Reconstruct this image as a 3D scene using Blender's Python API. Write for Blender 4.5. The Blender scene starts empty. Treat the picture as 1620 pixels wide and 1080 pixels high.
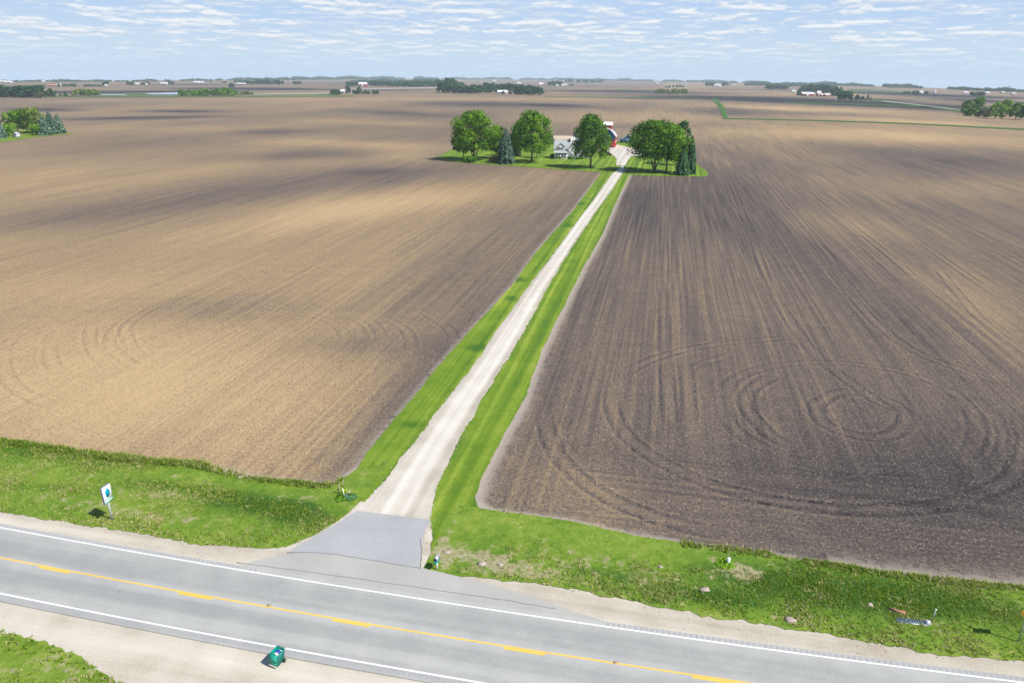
import bpy, math, random
import numpy as np
from mathutils import Vector, Matrix
R = math.radians
random.seed(7); rng = np.random.default_rng(11)
sc = bpy.context.scene
C = sc.collection

# ------------------------------------------------------------------ camera, sky, sun, exposure
H = 40.0; F = 1130.0; Y0 = 121.0; TILT = 0.009            # height (m), focal length in photo pixels, horizon row, horizon tilt
PIT = math.atan((540 - Y0) / F); ROL = math.atan(TILT)
FW = np.array([0, math.cos(PIT), -math.sin(PIT)]); RT0 = np.array([1., 0, 0]); UP0 = np.cross(RT0, FW)
RT = RT0 * math.cos(ROL) + UP0 * math.sin(ROL); UP = -RT0 * math.sin(ROL) + UP0 * math.cos(ROL)
cam = bpy.data.cameras.new('camera'); cam.sensor_width = 36; cam.lens = 36 * F / 1620
cam.clip_start = 0.5; cam.clip_end = 40000
camo = bpy.data.objects.new('camera', cam); C.objects.link(camo)
camo.matrix_world = Matrix(((RT[0], UP[0], -FW[0], 0), (RT[1], UP[1], -FW[1], 0), (RT[2], UP[2], -FW[2], H), (0, 0, 0, 1)))
sc.camera = camo

SUN_AZ, SUN_EL = 118.0, 50.0                                 # degrees clockwise from +Y, elevation
sv = Vector((math.sin(R(SUN_AZ)) * math.cos(R(SUN_EL)), math.cos(R(SUN_AZ)) * math.cos(R(SUN_EL)), math.sin(R(SUN_EL))))
sl = bpy.data.lights.new('sun', 'SUN'); sl.energy = 4.2; sl.angle = R(0.5); sl.color = (1, .955, .88)
so = bpy.data.objects.new('sun', sl); C.objects.link(so); so.rotation_euler = sv.to_track_quat('Z', 'Y').to_euler()
sc.view_settings.view_transform = 'Standard'; sc.view_settings.look = 'None'
sc.view_settings.exposure = 0.66; sc.view_settings.gamma = 1.0
sc.cycles.volume_bounces = 2; sc.cycles.max_bounces = 5; sc.cycles.transparent_max_bounces = 8


class NT:
    """tiny node-tree helper"""
    def __init__(s, tree): s.t = tree; s.n = tree.nodes; s.l = tree.links
    def node(s, typ, **kw):
        n = s.n.new(typ)
        ins = kw.pop('ins', {})
        for k, v in kw.items(): setattr(n, k, v)
        for k, v in ins.items():
            sock = n.inputs[k]
            if isinstance(v, bpy.types.NodeSocket): s.l.new(v, sock)
            else: sock.default_value = v
        return n
    def m(s, op, a, b=0.0, c=None, clamp=False):
        i = {0: a, 1: b}
        if c is not None: i[2] = c
        n = s.node('ShaderNodeMath', operation=op, ins=i); n.use_clamp = clamp
        return n.outputs[0]
    def noise(s, vec, scale=1.0, detail=3.0, rough=.55, dist=0.0):
        return s.node('ShaderNodeTexNoise', ins={'Vector': vec, 'Scale': scale, 'Detail': detail, 'Roughness': rough, 'Distortion': dist}).outputs[0]
    def sc(s, vec, v3, rot=0.0, loc=(0, 0, 0)):
        return s.node('ShaderNodeMapping', ins={'Vector': vec, 'Scale': v3, 'Rotation': (0, 0, rot), 'Location': loc}).outputs[0]
    def ramp(s, fac, stops, interp='LINEAR'):
        n = s.node('ShaderNodeValToRGB', ins={0: fac}); cr = n.color_ramp; cr.interpolation = interp
        while len(cr.elements) < len(stops): cr.elements.new(.5)
        for e, (p, c) in zip(cr.elements, stops): e.position = p; e.color = (*c, 1) if len(c) == 3 else c
        return n.outputs[0]
    def step(s, fac, a, b):
        n = s.node('ShaderNodeMapRange', ins={0: fac, 1: a, 2: b}); n.interpolation_type = 'SMOOTHSTEP'; n.clamp = True
        return n.outputs[0]
    def mix(s, fac, a, b, blend='MIX'):
        n = s.node('ShaderNodeMix', data_type='RGBA', blend_type=blend)
        for k, v in ((0, fac), (6, a), (7, b)):
            if isinstance(v, bpy.types.NodeSocket): s.l.new(v, n.inputs[k])
            else: n.inputs[k].default_value = v if k == 0 else ((*v, 1) if len(v) == 3 else v)
        return n.outputs[2]
    def attr(s, name): return s.node('ShaderNodeAttribute', attribute_name=name).outputs['Fac']


# ---- world: Nishita sky with a deck of fair-weather cumulus projected on a plane overhead
w = bpy.data.worlds.new('World'); sc.world = w; w.use_nodes = True
N = NT(w.node_tree); N.n.clear()
sky = N.node('ShaderNodeTexSky', sky_type='NISHITA'); sky.sun_disc = False
sky.sun_elevation = R(SUN_EL); sky.sun_rotation = R(SUN_AZ); sky.altitude = 300; sky.air_density = 1.0; sky.dust_density = .25; sky.ozone_density = 2.5
tc = N.node('ShaderNodeTexCoord').outputs['Generated']
nv = N.node('ShaderNodeVectorMath', operation='NORMALIZE', ins={0: tc}).outputs[0]
sx = N.node('ShaderNodeSeparateXYZ', ins={0: nv})
zz = N.m('MAXIMUM', sx.outputs[2], 0.0)
def deck(dz, off, scale, det=6.0):
    z = N.m('ADD', zz, .030 + dz)
    v = N.node('ShaderNodeCombineXYZ', ins={0: N.m('DIVIDE', sx.outputs[0], z), 1: N.m('DIVIDE', sx.outputs[1], z), 2: N.m('MULTIPLY', zz, 10.0)}).outputs[0]
    base_ = N.noise(N.sc(v, (scale, scale * .8, 1), 0, off), 1.0, det, .56, .25)
    fl_ = N.noise(N.sc(N.node('ShaderNodeVectorMath', operation='ADD', ins={0: nv, 1: (0, 0, dz)}).outputs[0], (30, 30, 88), 0, off), 1.0, 5, .6)
    return N.m('MULTIPLY_ADD', N.m('SUBTRACT', fl_, .5), .62, base_)
def cover(off, scale, lo, hi):
    lf = N.m('MULTIPLY', N.m('SUBTRACT', N.noise(N.node('ShaderNodeCombineXYZ', ins={0: N.m('DIVIDE', sx.outputs[0], N.m('ADD', zz, .03)), 1: N.m('DIVIDE', sx.outputs[1], N.m('ADD', zz, .03)), 2: scale}).outputs[0], .42, 2, .5), .5), .42)
    d0 = N.m('ADD', deck(0, off, scale), lf); d1 = N.m('ADD', deck(.0035, off, scale), lf)
    return N.step(d0, lo, hi), N.m('MULTIPLY_ADD', N.m('SUBTRACT', d0, d1), 5.0, .48, True), d0  # second value paints lit tops and shaded bases into the cloud colour
mA, lA, dA = cover((3.1, 7.7, 0), 1.7, .475, .63)
mB, lB, dB = cover((11.3, 2.2, 4), 3.4, .43, .66)
near_h = N.step(sx.outputs[2], .055, .0)          # 1 at the horizon
mB = N.m('MULTIPLY', mB, .6)
ccA = N.mix(lA, (.56, .66, .79), (.88, .90, .92))
ccB = N.mix(lB, (.52, .62, .76), (.72, .79, .86))
base = N.mix(N.step(sx.outputs[2], .0, .085), (.62, .74, .83), (.47, .63, .86))
skyc = N.mix(1.0, base, (1.0, 1.0, 1.0), 'MULTIPLY')
lay = N.mix(mB, skyc, ccB)
lay = N.mix(N.m('MULTIPLY', mA, .85), lay, ccA)
lay = N.mix(N.m('MULTIPLY', near_h, .80), lay, (.525, .675, .86))
b1 = N.node('ShaderNodeBackground', ins={0: sky.outputs[0], 1: .09})
b2 = N.node('ShaderNodeBackground', ins={0: lay, 1: .66})
up = N.step(sx.outputs[2], .10, .40)
mx = N.node('ShaderNodeMixShader', ins={0: up, 1: b2.outputs[0], 2: b1.outputs[0]})
N.node('ShaderNodeOutputWorld', ins={0: mx.outputs[0]})


# ------------------------------------------------------------------ photo pixel <-> ground
def at(x, y, z=0.0):
    d = FW * F + RT * (x - 810) + UP * (540 - y); t = (z - H) / d[2]
    return np.array([0, 0, H]) + d * t
def to_px(X, Y, Z=0.0):
    v0, v1, v2 = X, Y, Z - H
    dep = v0 * FW[0] + v1 * FW[1] + v2 * FW[2]; dep = np.where(dep < 1, 1e9, dep)
    return 810 + F * (v0 * RT[0] + v1 * RT[1] + v2 * RT[2]) / dep, 540 - F * (v0 * UP[0] + v1 * UP[1] + v2 * UP[2]) / dep
ANG = math.atan2(.205, 1)                                     # the drive leans this much to the right of +Y
EU = np.array([math.sin(ANG), math.cos(ANG)]); EV = np.array([math.cos(ANG), -math.sin(ANG)])
def uv(p): p = np.asarray(p)[..., :2]; return p @ EU, p @ EV
def xy(u, v): u = np.asarray(u, float)[..., None]; v = np.asarray(v, float)[..., None]; return u * EU + v * EV
def puv(x, y): a, b = uv(at(x, y)); return float(a), float(b)

SKY = [(-400, 127), (0, 128.5), (200, 128.3), (400, 126), (600, 124.5), (810, 125.5), (1000, 127.6), (1100, 129.3), (1280, 133), (1440, 138.3), (1620, 144.6), (2000, 153)]
_saz = [math.atan2(*at(a, b)[:2]) for a, b in SKY]; _sd = [float(np.hypot(*at(a, b)[:2])) for a, b in SKY]
def skyline(az): return np.interp(az, _saz, _sd)
def ground_z(X, Y):
    r = np.hypot(X, Y); e = np.maximum(r - skyline(np.arctan2(X, Y)), 0)
    return -.035 * e * e / (e + 250)


def vnoise(x, y, seed=0):
    xi = np.floor(x).astype(np.int64); yi = np.floor(y).astype(np.int64); fx = x - xi; fy = y - yi
    fx = fx * fx * (3 - 2 * fx); fy = fy * fy * (3 - 2 * fy)
    def h(a, b):
        n = (a * 374761393 + b * 668265263 + seed * 974634777) & 0x7fffffff
        n = ((n ^ (n >> 13)) * 1274126177) & 0x7fffffff
        return ((n ^ (n >> 16)) & 0xffff) / 65535.
    return (h(xi, yi) * (1 - fx) + h(xi + 1, yi) * fx) * (1 - fy) + (h(xi, yi + 1) * (1 - fx) + h(xi + 1, yi + 1) * fx) * fy
def fbm(x, y, seed=0, o=4):
    s = 0; a = .5
    for i in range(o): s = s + a * vnoise(x * 2 ** i, y * 2 ** i, seed + i); a *= .5
    return s / (1 - .5 ** o)
def blobs(X, Y, L):
    px, py = to_px(X, Y); out = np.zeros_like(px)
    for cx, cy, rx, ry, an, amp in L:
        c, s_ = math.cos(R(an)), math.sin(R(an)); dx, dy = px - cx, py - cy
        e = ((dx * c + dy * s_) / rx) ** 2 + ((-dx * s_ + dy * c) / ry) ** 2
        out += amp * np.exp(-e)
    return out

# pale knolls (+) and dark low ground (-) of the soil, as traced from the photograph
TONE = [(450, 296, 400, 22, -6, -.25), (120, 345, 230, 20, -5, -.18), (590, 272, 60, 6, -2, -.2), (330, 487, 190, 26, 0, -.16), (575, 545, 120, 20, 0, -.14),
        (720, 430, 190, 45, -35, -.18), (660, 620, 55, 160, 38, -.20), (220, 610, 300, 100, 0, .22), (600, 325, 260, 22, -8, .25), (120, 460, 200, 30, 0, .1),
        (475, 246, 130, 7, -2, -.22), (285, 176, 62, 2.4, 0, -.5), (200, 187, 150, 2.5, -1, -.42), (70, 174, 55, 2.6, 0, -.45), (0, 183, 40, 2, 0, -.3), (430, 208, 70, 4, -1, -.25),
        (300, 205, 200, 7, 0, .15), (560, 228, 200, 7, 2, .2), (620, 195, 150, 5, 2, .15), (250, 225, 200, 12, -4, -.15), (640, 245, 60, 10, 0, .15),
        (755, 165, 110, 4, 1, -.32), (640, 180, 90, 4, 3, -.2), (880, 167, 60, 2.5, 2, -.45), (120, 160, 130, 4, 0, .15), (420, 158, 200, 3, 0, .12), (800, 157, 240, 3, 0, .12),
        (760, 290, 110, 14, 0, -.05),
        (1335, 355, 130, 28, 8, .2), (1470, 300, 160, 18, 4, .12), (1400, 216, 260, 12, 2, .25), (1040, 215, 120, 10, 0, .1), (950, 186, 170, 9, 0, .2), (1050, 200, 80, 5, 0, -.12),
        (1500, 252, 190, 22, 4, -.24), (1170, 330, 150, 55, 20, -.10), (1560, 790, 230, 85, 0, -.20), (1100, 470, 140, 100, 0, .07), (1330, 740, 260, 80, 0, -.13), (1560, 480, 120, 60, 30, .22), (1430, 420, 100, 26, 20, .1),
        (900, 780, 120, 60, 20, .16), (1010, 330, 30, 60, -20, -.12), (1150, 178, 90, 4, 2, -.3),
        (1180, 157, 130, 3.2, 2, -.95), (1360, 164, 150, 4.2, 2.5, -1.15), (1530, 173, 90, 5, 3, -.45), (1060, 155, 70, 1.8, 0, -.65), (1260, 172, 160, 3, 2, .25), (1300, 181, 200, 3.5, 3, -.22),
        (1420, 190, 160, 4, 3, .25), (1200, 150, 90, 1.6, 0, .2), (1480, 151, 150, 1.8, 2, -1.0), (1400, 158, 50, 1.5, 2, -.5), (1560, 160, 90, 2.5, 3, -.6),
        (240, 145, 110, 1.1, -.5, -1.4), (110, 146, 60, 1.0, 0, -1.2), (380, 140.3, 90, 1.1, 0, -1.4), (300, 134, 60, .8, 0, -.6), (510, 142, 110, 1.1, 0, -.45), (420, 141, 50, 1, 0, -.5), (640, 143, 60, 1.2, 0, -.3),
        (960, 144, 110, 1.4, 0, -.5), (1060, 147, 120, 1.5, 1, -.4), (1180, 142, 60, 1, 1, -.3), (1330, 146, 90, 1, 1, -.4), (560, 132, 60, 1.5, 0, -.3)]
def tone(X, Y):
    px, py = to_px(X, Y); u = X * EU[0] + Y * EU[1]; v = X * EV[0] + Y * EV[1]
    near_right = 1 / (1 + np.exp(-(v - (-30 + 0 * u)) / 4))
    t = .79 - .34 * near_right * 1 / (1 + np.exp((u - 420) / 60.)) - .15 * (1 / (1 + np.exp(-(u - 420) / 60.))) - .09 * (1 - near_right) / (1 + np.exp(np.clip(-(u - 200) / 30., -30, 30)))
    t = t + blobs(X, Y, TONE)
    t = t + (fbm(u / 260., v / 150., 3) - .5) * .20 + (fbm(u / 900. + 9, v / 300., 5) - .5) * .2
    return t


# ------------------------------------------------------------------ mesh helpers
def np_mesh(name, V, Q, mat, parent=None, attrs=None, smooth=False, T=None):
    me = bpy.data.meshes.new(name); V = np.asarray(V, np.float32)
    nq = len(Q); nt = 0 if T is None else len(T)
    me.vertices.add(len(V)); me.vertices.foreach_set('co', V.ravel())
    lv = np.concatenate([np.asarray(Q, np.int32).ravel()] + ([] if not nt else [np.asarray(T, np.int32).ravel()]))
    me.loops.add(len(lv)); me.loops.foreach_set('vertex_index', lv.astype(np.int32))
    me.polygons.add(nq + nt)
    ls = np.concatenate([np.arange(nq) * 4, nq * 4 + np.arange(nt) * 3]).astype(np.int32)
    me.polygons.foreach_set('loop_start', ls)
    if smooth: me.polygons.foreach_set('use_smooth', np.ones(nq + nt, bool))
    for k, a in (attrs or {}).items():
        at_ = me.attributes.new(k, 'FLOAT', 'POINT'); at_.data.foreach_set('value', np.asarray(a, np.float32).ravel())
    me.update(calc_edges=True); me.materials.append(mat)
    o = bpy.data.objects.new(name, me); C.objects.link(o)
    if parent: o.parent = parent
    return o
def tag(o, label=None, cat=None, group=None, kind=None):
    for k, v in (('label', label), ('category', cat), ('group', group), ('kind', kind)):
        if v: o[k] = v
    return o
def structure(o): o['kind'] = 'structure'; return o
def empty(name, loc, rz, label, cat, group=None):
    o = bpy.data.objects.new(name, None); C.objects.link(o); o.location = loc; o.rotation_euler.z = rz
    return tag(o, label, cat, group)
def grid_faces(n, m):
    i = np.arange(n - 1)[:, None] * m + np.arange(m - 1)[None]
    return np.stack([i, i + 1, i + m + 1, i + m], -1).reshape(-1, 4)
def ribbon(name, A, B, m, z, mat, attr_fn=None, zfn=None):
    """sheet between two world polylines with the same number of points; m points across"""
    A = np.asarray(A)[:, None, :2]; B = np.asarray(B)[:, None, :2]; t = np.linspace(0, 1, m)[None, :, None]
    P = A * (1 - t) + B * t; X, Y = P[..., 0].ravel(), P[..., 1].ravel()
    Z = ground_z(X, Y) + z + (0 if zfn is None else zfn(X, Y, np.broadcast_to(t[..., 0], P.shape[:2]).ravel()))
    Q = grid_faces(len(A), m)
    V = np.stack([X, Y, Z + 0 * X], -1)
    a, b, c = V[Q[0, 0]], V[Q[0, 1]], V[Q[0, 2]]
    if np.cross(b - a, c - a)[2] < 0: Q = Q[:, ::-1]
    return structure(np_mesh(name, V, Q, mat, attrs=attr_fn(X, Y) if attr_fn else None))


class MB:
    def __init__(s): s.V = []; s.Q = []; s.T = []; s.n = 0
    def add(s, V, Q=(), T=()):
        V = np.asarray(V, float); s.V.append(V)
        for q in Q: s.Q.append([i + s.n for i in q])
        for t in T: s.T.append([i + s.n for i in t])
        s.n += len(V); return s
    def box(s, x0, x1, y0, y1, z0, z1, M=None, taper=0.0):
        tx, ty = taper * (x1 - x0) / 2, taper * (y1 - y0) / 2
        V = np.array([(x0, y0, z0), (x1, y0, z0), (x1, y1, z0), (x0, y1, z0), (x0 + tx, y0 + ty, z1), (x1 - tx, y0 + ty, z1), (x1 - tx, y1 - ty, z1), (x0 + tx, y1 - ty, z1)])
        if M is not None: V = np.array([list(M @ Vector(p)) for p in V])
        return s.add(V, [(0, 3, 2, 1), (4, 5, 6, 7), (0, 1, 5, 4), (1, 2, 6, 5), (2, 3, 7, 6), (3, 0, 4, 7)])
    def tube(s, pts, rad, n=8, cap=True):
        pts = [Vector(p) for p in pts]; rad = [rad] * len(pts) if np.isscalar(rad) else rad; V = []
        for i, p in enumerate(pts):
            d = (pts[min(i + 1, len(pts) - 1)] - pts[max(i - 1, 0)]).normalized()
            a = d.orthogonal().normalized() if abs(d.z) < .9 else Vector((1, 0, 0)).cross(d).normalized(); b = d.cross(a)
            for k in range(n):
                t = 2 * math.pi * k / n; V.append(list(p + (a * math.cos(t) + b * math.sin(t)) * rad[i]))
        Q = []; m = len(pts)
        for i in range(m - 1):
            for k in range(n): Q.append((i * n + k, i * n + (k + 1) % n, (i + 1) * n + (k + 1) % n, (i + 1) * n + k))
        T = []
        if cap:
            V.append(list(pts[0])); V.append(list(pts[-1]))
            for k in range(n): T.append((m * n, (k + 1) % n, k)); T.append((m * n + 1, (m - 1) * n + k, (m - 1) * n + (k + 1) % n))
        return s.add(V, Q, T)
    def prism(s, prof, y0, y1, M=None):
        """profile of (x, z) points extruded from y0 to y1, capped"""
        n = len(prof); V = [(x, y0, z) for x, z in prof] + [(x, y1, z) for x, z in prof]
        cx = sum(p[0] for p in prof) / n; cz = sum(p[1] for p in prof) / n; V += [(cx, y0, cz), (cx, y1, cz)]
        if M is not None: V = [list(M @ Vector(p)) for p in V]
        Q = [(k, (k + 1) % n, n + (k + 1) % n, n + k) for k in range(n)]
        T = [(2 * n, (k + 1) % n, k) for k in range(n)] + [(2 * n + 1, n + k, n + (k + 1) % n) for k in range(n)]
        return s.add(V, Q, T)
    def ell(s, c, r, n=10, m=6):
        V = []; Q = []
        for j in range(m + 1):
            ph = math.pi * j / m
            for k in range(n):
                t = 2 * math.pi * k / n; V.append((c[0] + r[0] * math.sin(ph) * math.cos(t), c[1] + r[1] * math.sin(ph) * math.sin(t), c[2] + r[2] * math.cos(ph)))
        for j in range(m):
            for k in range(n): Q.append((j * n + k, (j + 1) * n + k, (j + 1) * n + (k + 1) % n, j * n + (k + 1) % n))
        return s.add(V, Q)
    def build(s, name, mat, parent=None, smooth=False):
        return np_mesh(name, np.concatenate(s.V), np.array(s.Q, int).reshape(-1, 4), mat, parent, smooth=smooth, T=np.array(s.T, int).reshape(-1, 3))


# ------------------------------------------------------------------ materials
def new_mat(name):
    m = bpy.data.materials.new(name); m.use_nodes = True; t = NT(m.node_tree); t.n.clear()
    t.out = t.node('ShaderNodeOutputMaterial'); return m, t
def finish(t, col, rough=.9, spec=.2, normal=None, metal=0.0):
    b = t.node('ShaderNodeBsdfPrincipled', ins={'Roughness': rough, 'Specular IOR Level': spec, 'Metallic': metal})
    if isinstance(col, bpy.types.NodeSocket): t.l.new(col, b.inputs['Base Color'])
    else: b.inputs['Base Color'].default_value = (*col, 1)
    if normal is not None: t.l.new(normal, b.inputs['Normal'])
    t.l.new(b.outputs[0], t.out.inputs[0]); return b
def bump(t, h, strength=.5, dist=.1):
    return t.node('ShaderNodeBump', ins={'Strength': strength, 'Distance': dist, 'Height': h}).outputs[0]

def soil_material():
    m, t = new_mat('tilled_soil')
    pos = t.node('ShaderNodeNewGeometry').outputs['Position']
    q = t.sc(pos, (1, 1, 1), ANG)                             # x = across the rows, y = along them
    tn = t.attr('tone'); tr = t.attr('track'); ed = t.attr('edge'); hd = t.attr('head')
    rows = t.noise(t.sc(q, (1.5, .02, .3)), 1, 2, .55)
    rows_h = t.noise(t.sc(q, (.02, 1.5, .3)), 1, 2, .55)
    rows = t.m('ADD', t.m('MULTIPLY', rows, t.m('SUBTRACT', 1.0, hd)), t.m('MULTIPLY', rows_h, hd))
    mid = t.noise(t.sc(q, (.22, .006, .1)), 1, 3, .6)
    wavy = t.noise(t.sc(q, (.02, .007, .1)), 1, 5, .6, .6)
    fine = t.noise(pos, 2.9, 4, .85)
    med = t.noise(pos, .35, 4, .65)
    ra = t.attr('rowamp')
    a = t.m('MULTIPLY_ADD', t.m('SUBTRACT', rows, .5), t.m('MULTIPLY_ADD', ra, .42, .28), tn)
    a = t.m('MULTIPLY_ADD', t.m('SUBTRACT', mid, .5), t.m('MULTIPLY_ADD', ra, .14, .16), a)
    a = t.m('MULTIPLY_ADD', t.m('SUBTRACT', wavy, .5), .32, a)
    a = t.m('MULTIPLY_ADD', t.m('SUBTRACT', med, .5), .22, a)
    a = t.m('MULTIPLY_ADD', t.m('SUBTRACT', fine, .5), 1.35, a)
    a = t.m('MULTIPLY_ADD', tr, .42, a)
    col = t.ramp(a, [(0, (.026, .023, .025)), (.28, (.076, .064, .060)), (.5, (.148, .113, .086)), (.72, (.262, .186, .108)), (1, (.42, .30, .16))])
    # straw and stalk flecks, and dark clods, lying on the soil
    def flecks(scale, thr, smin, smax, seed):
        vor = t.node('ShaderNodeTexVoronoi', ins={'Vector': t.sc(q, (1.5, .7, 1), 0, (seed, seed, 0)), 'Scale': scale, 'Randomness': 1.0})
        sp = t.node('ShaderNodeSeparateColor', ins={0: vor.outputs['Color']})
        sz = t.m('MULTIPLY_ADD', sp.outputs[1], smax - smin, smin)
        return t.m('MULTIPLY', t.m('LESS_THAN', vor.outputs['Distance'], sz), t.m('GREATER_THAN', t.m('ADD', sp.outputs[0], t.m('MULTIPLY', t.m('SUBTRACT', t.m('ADD', rows, med), 1.0), .9)), thr))
    f1 = flecks(4.6, .60, .12, .36, 0); f2 = flecks(3.0, .84, .10, .24, 5); dk = flecks(3.6, .60, .16, .42, 9)
    col = t.mix(t.m('MULTIPLY', dk, .50), col, (.035, .030, .030))
    fl = t.m('MAXIMUM', f1, f2)
    col = t.mix(t.m('MULTIPLY', fl, .52), col, (.38, .33, .255))
    pale = t.m('MULTIPLY', ed, t.step(t.m('ADD', t.noise(pos, .9, 4, .65), t.m('MULTIPLY', ed, .30)), .42, .66))
    col = t.mix(t.m('MULTIPLY', pale, .8, clamp=True), col, (.37, .32, .265))
    hgt = t.m('ADD', t.m('MULTIPLY', rows, .7), t.m('ADD', t.m('MULTIPLY', fine, .8), t.m('MULTIPLY', fl, .5)))
    finish(t, col, .95, .1, bump(t, hgt, .55, .18)); return m

def grass_material(name, mown):
    m, t = new_mat(name)
    pos = t.node('ShaderNodeNewGeometry').outputs['Position']; q = t.sc(pos, (1, 1, 1), ANG)
    ln = t.noise(t.sc(q, (.75, .012, .1)), 1, 2, .5)
    big = t.noise(pos, .16, 4, .6); fine = t.noise(pos, 2.6, 4, .7); med = t.noise(pos, .8, 4, .65)
    lush = t.attr('lush'); dry = t.attr('dry')
    a = t.m('MULTIPLY_ADD', t.m('SUBTRACT', ln, .5), 1.7 if mown else 0.0, t.m('MULTIPLY_ADD', t.m('SUBTRACT', fine, .5), .6, t.m('MULTIPLY_ADD', t.m('SUBTRACT', big, .5), .8, .5)))
    a = t.m('MULTIPLY_ADD', t.m('SUBTRACT', med, .5), .3 if mown else .9, a)
    a = t.m('SUBTRACT', a, t.m('MULTIPLY', lush, .75))
    if mown: col = t.ramp(a, [(0, (.045, .115, .014)), (.35, (.095, .168, .014)), (.65, (.152, .226, .022)), (1, (.25, .31, .045))])
    else: col = t.ramp(a, [(0, (.040, .095, .014)), (.35, (.100, .178, .018)), (.65, (.170, .238, .032)), (1, (.30, .30, .10))])
    dm = t.step(t.m('ADD', dry, t.m('MULTIPLY', t.m('SUBTRACT', med, .5), 1.2 if mown else 3.0)), .30 if not mown else .34, .80)
    dc = t.ramp(fine, [(.3, (.16, .15, .06)), (.6, (.34, .30, .19))])
    col = t.mix(t.m('MULTIPLY', dm, .85), col, dc)
    finish(t, col, .9, .12, bump(t, t.m('ADD', fine, med), .6, .15)); return m

def speckle(name, c0, c1, c2, sc1=6.0, bumpy=.3, streak=None, rough=.92):
    m, t = new_mat(name)
    pos = t.node('ShaderNodeNewGeometry').outputs['Position']; q = t.sc(pos, (1, 1, 1), ANG)
    fine = t.noise(pos, sc1, 4, .75); big = t.noise(pos, .25, 5, .6); a = t.m('ADD', t.m('MULTIPLY', fine, .5), t.m('MULTIPLY', big, .5))
    if streak:
        st = t.noise(t.sc(q, streak), 1, 3, .55); a = t.m('MULTIPLY_ADD', t.m('SUBTRACT', st, .5), .9, a)
    a = t.m('SUBTRACT', a, t.m('MULTIPLY', t.attr('dark'), .34))
    col = t.ramp(a, [(.25, c0), (.5, c1), (.75, c2)])
    finish(t, col, rough, .2, bump(t, fine, bumpy, .05)); return m

def plain(name, c, rough=.7, spec=.3, metal=0.0, var=.12, scale=1.5, c2=None):
    m, t = new_mat(name)
    pos = t.node('ShaderNodeTexCoord').outputs['Object']; n = t.noise(pos, scale, 4, .65)
    lo = tuple(x * (1 - var) for x in c); hi = tuple(min(1, x * (1 + var)) for x in (c2 or c))
    finish(t, t.ramp(n, [(.3, lo), (.7, hi)]), rough, spec, None, metal); return m
def siding(name, c, pitch=.2, vertical=False, var=.08):
    """lapped or board siding: shallow grooves at a fixed pitch"""
    m, t = new_mat(name); pos = t.node('ShaderNodeTexCoord').outputs['Object']; sp = t.node('ShaderNodeSeparateXYZ', ins={0: pos})
    cc = t.m('ADD', sp.outputs[0], sp.outputs[1]) if vertical else sp.outputs[2]
    fr = t.m('FRACT', t.m('DIVIDE', cc, pitch)); n = t.noise(pos, 1.2, 4, .6)
    col = t.ramp(n, [(.3, tuple(x * (1 - var) for x in c)), (.7, tuple(min(1, x * (1 + var)) for x in c))])
    finish(t, col, .7, .25, bump(t, fr, .4, .02)); return m
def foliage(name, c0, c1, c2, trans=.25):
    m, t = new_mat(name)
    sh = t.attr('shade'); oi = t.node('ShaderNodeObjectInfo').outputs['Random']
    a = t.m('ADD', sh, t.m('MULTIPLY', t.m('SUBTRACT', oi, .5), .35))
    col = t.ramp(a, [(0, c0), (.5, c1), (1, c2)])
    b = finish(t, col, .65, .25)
    tr = t.node('ShaderNodeBsdfTranslucent', ins={0: t.mix(.5, col, (.20, .32, .03), 'MIX')})
    mx = t.node('ShaderNodeMixShader', ins={0: trans, 1: b.outputs[0], 2: tr.outputs[0]}); t.l.new(mx.outputs[0], t.out.inputs[0]); return m

M = {}
M['soil'] = soil_material(); M['mown'] = grass_material('mown_grass', True); M['rough'] = grass_material('rough_grass', False)
M['gravel'] = speckle('limestone_gravel', (.34, .30, .25), (.47, .43, .37), (.57, .54, .48), 7, .35, (.55, .01, .1))
M['shoulder'] = speckle('shoulder_gravel', (.30, .26, .20), (.45, .41, .34), (.56, .52, .45), 6, .4, (.01, .35, .1))
M['asphalt'] = speckle('weathered_asphalt', (.26, .262, .254), (.345, .345, .33), (.405, .40, .385), 9, .15, (.006, .45, .1), .85)
M['apron'] = speckle('newer_asphalt', (.255, .258, .262), (.315, .318, .322), (.375, .375, .375), 8, .15)
M['flare'] = speckle('old_flare_asphalt', (.28, .27, .25), (.34, .33, .31), (.40, .39, .36), 8, .2)
M['rumble'] = plain('rumble_groove', (.29, .29, .295), .9)
M['crack'] = plain('tar_crack', (.14, .14, .15), .8)
M['white'] = speckle('road_paint_white', (.62, .62, .62), (.72, .72, .72), (.78, .78, .78), 3, .1)
M['yellow'] = speckle('road_paint_yellow', (.60, .36, .05), (.72, .44, .06), (.80, .50, .08), 3, .1)
M['leaf'] = foliage('broadleaf_foliage', (.022, .080, .006), (.095, .235, .009), (.225, .400, .014), .25)
M['leaf_far'] = foliage('dark_far_foliage', (.008, .040, .014), (.022, .080, .026), (.050, .130, .034), .15)
M['leaf_y'] = foliage('yellow_green_foliage', (.07, .12, .02), (.16, .24, .03), (.26, .34, .06))
M['leaf_b'] = foliage('reddish_foliage', (.07, .07, .03), (.13, .12, .05), (.19, .17, .08))
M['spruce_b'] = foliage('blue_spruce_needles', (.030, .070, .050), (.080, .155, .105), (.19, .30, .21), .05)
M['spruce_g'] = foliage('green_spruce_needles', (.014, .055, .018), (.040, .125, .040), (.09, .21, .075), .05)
M['bark'] = plain('bark', (.12, .095, .075), .95, .1, var=.4, scale=3)
M['tuft'] = foliage('grass_blades', (.060, .150, .012), (.245, .350, .024), (.58, .50, .26), .4)
M['wt'] = siding('white_siding', (.72, .74, .76)); M['roofgrey'] = siding('grey_shingles', (.26, .28, .29), .25); M['glass'] = plain('dark_window_glass', (.02, .03, .06), .12, .6)
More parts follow.
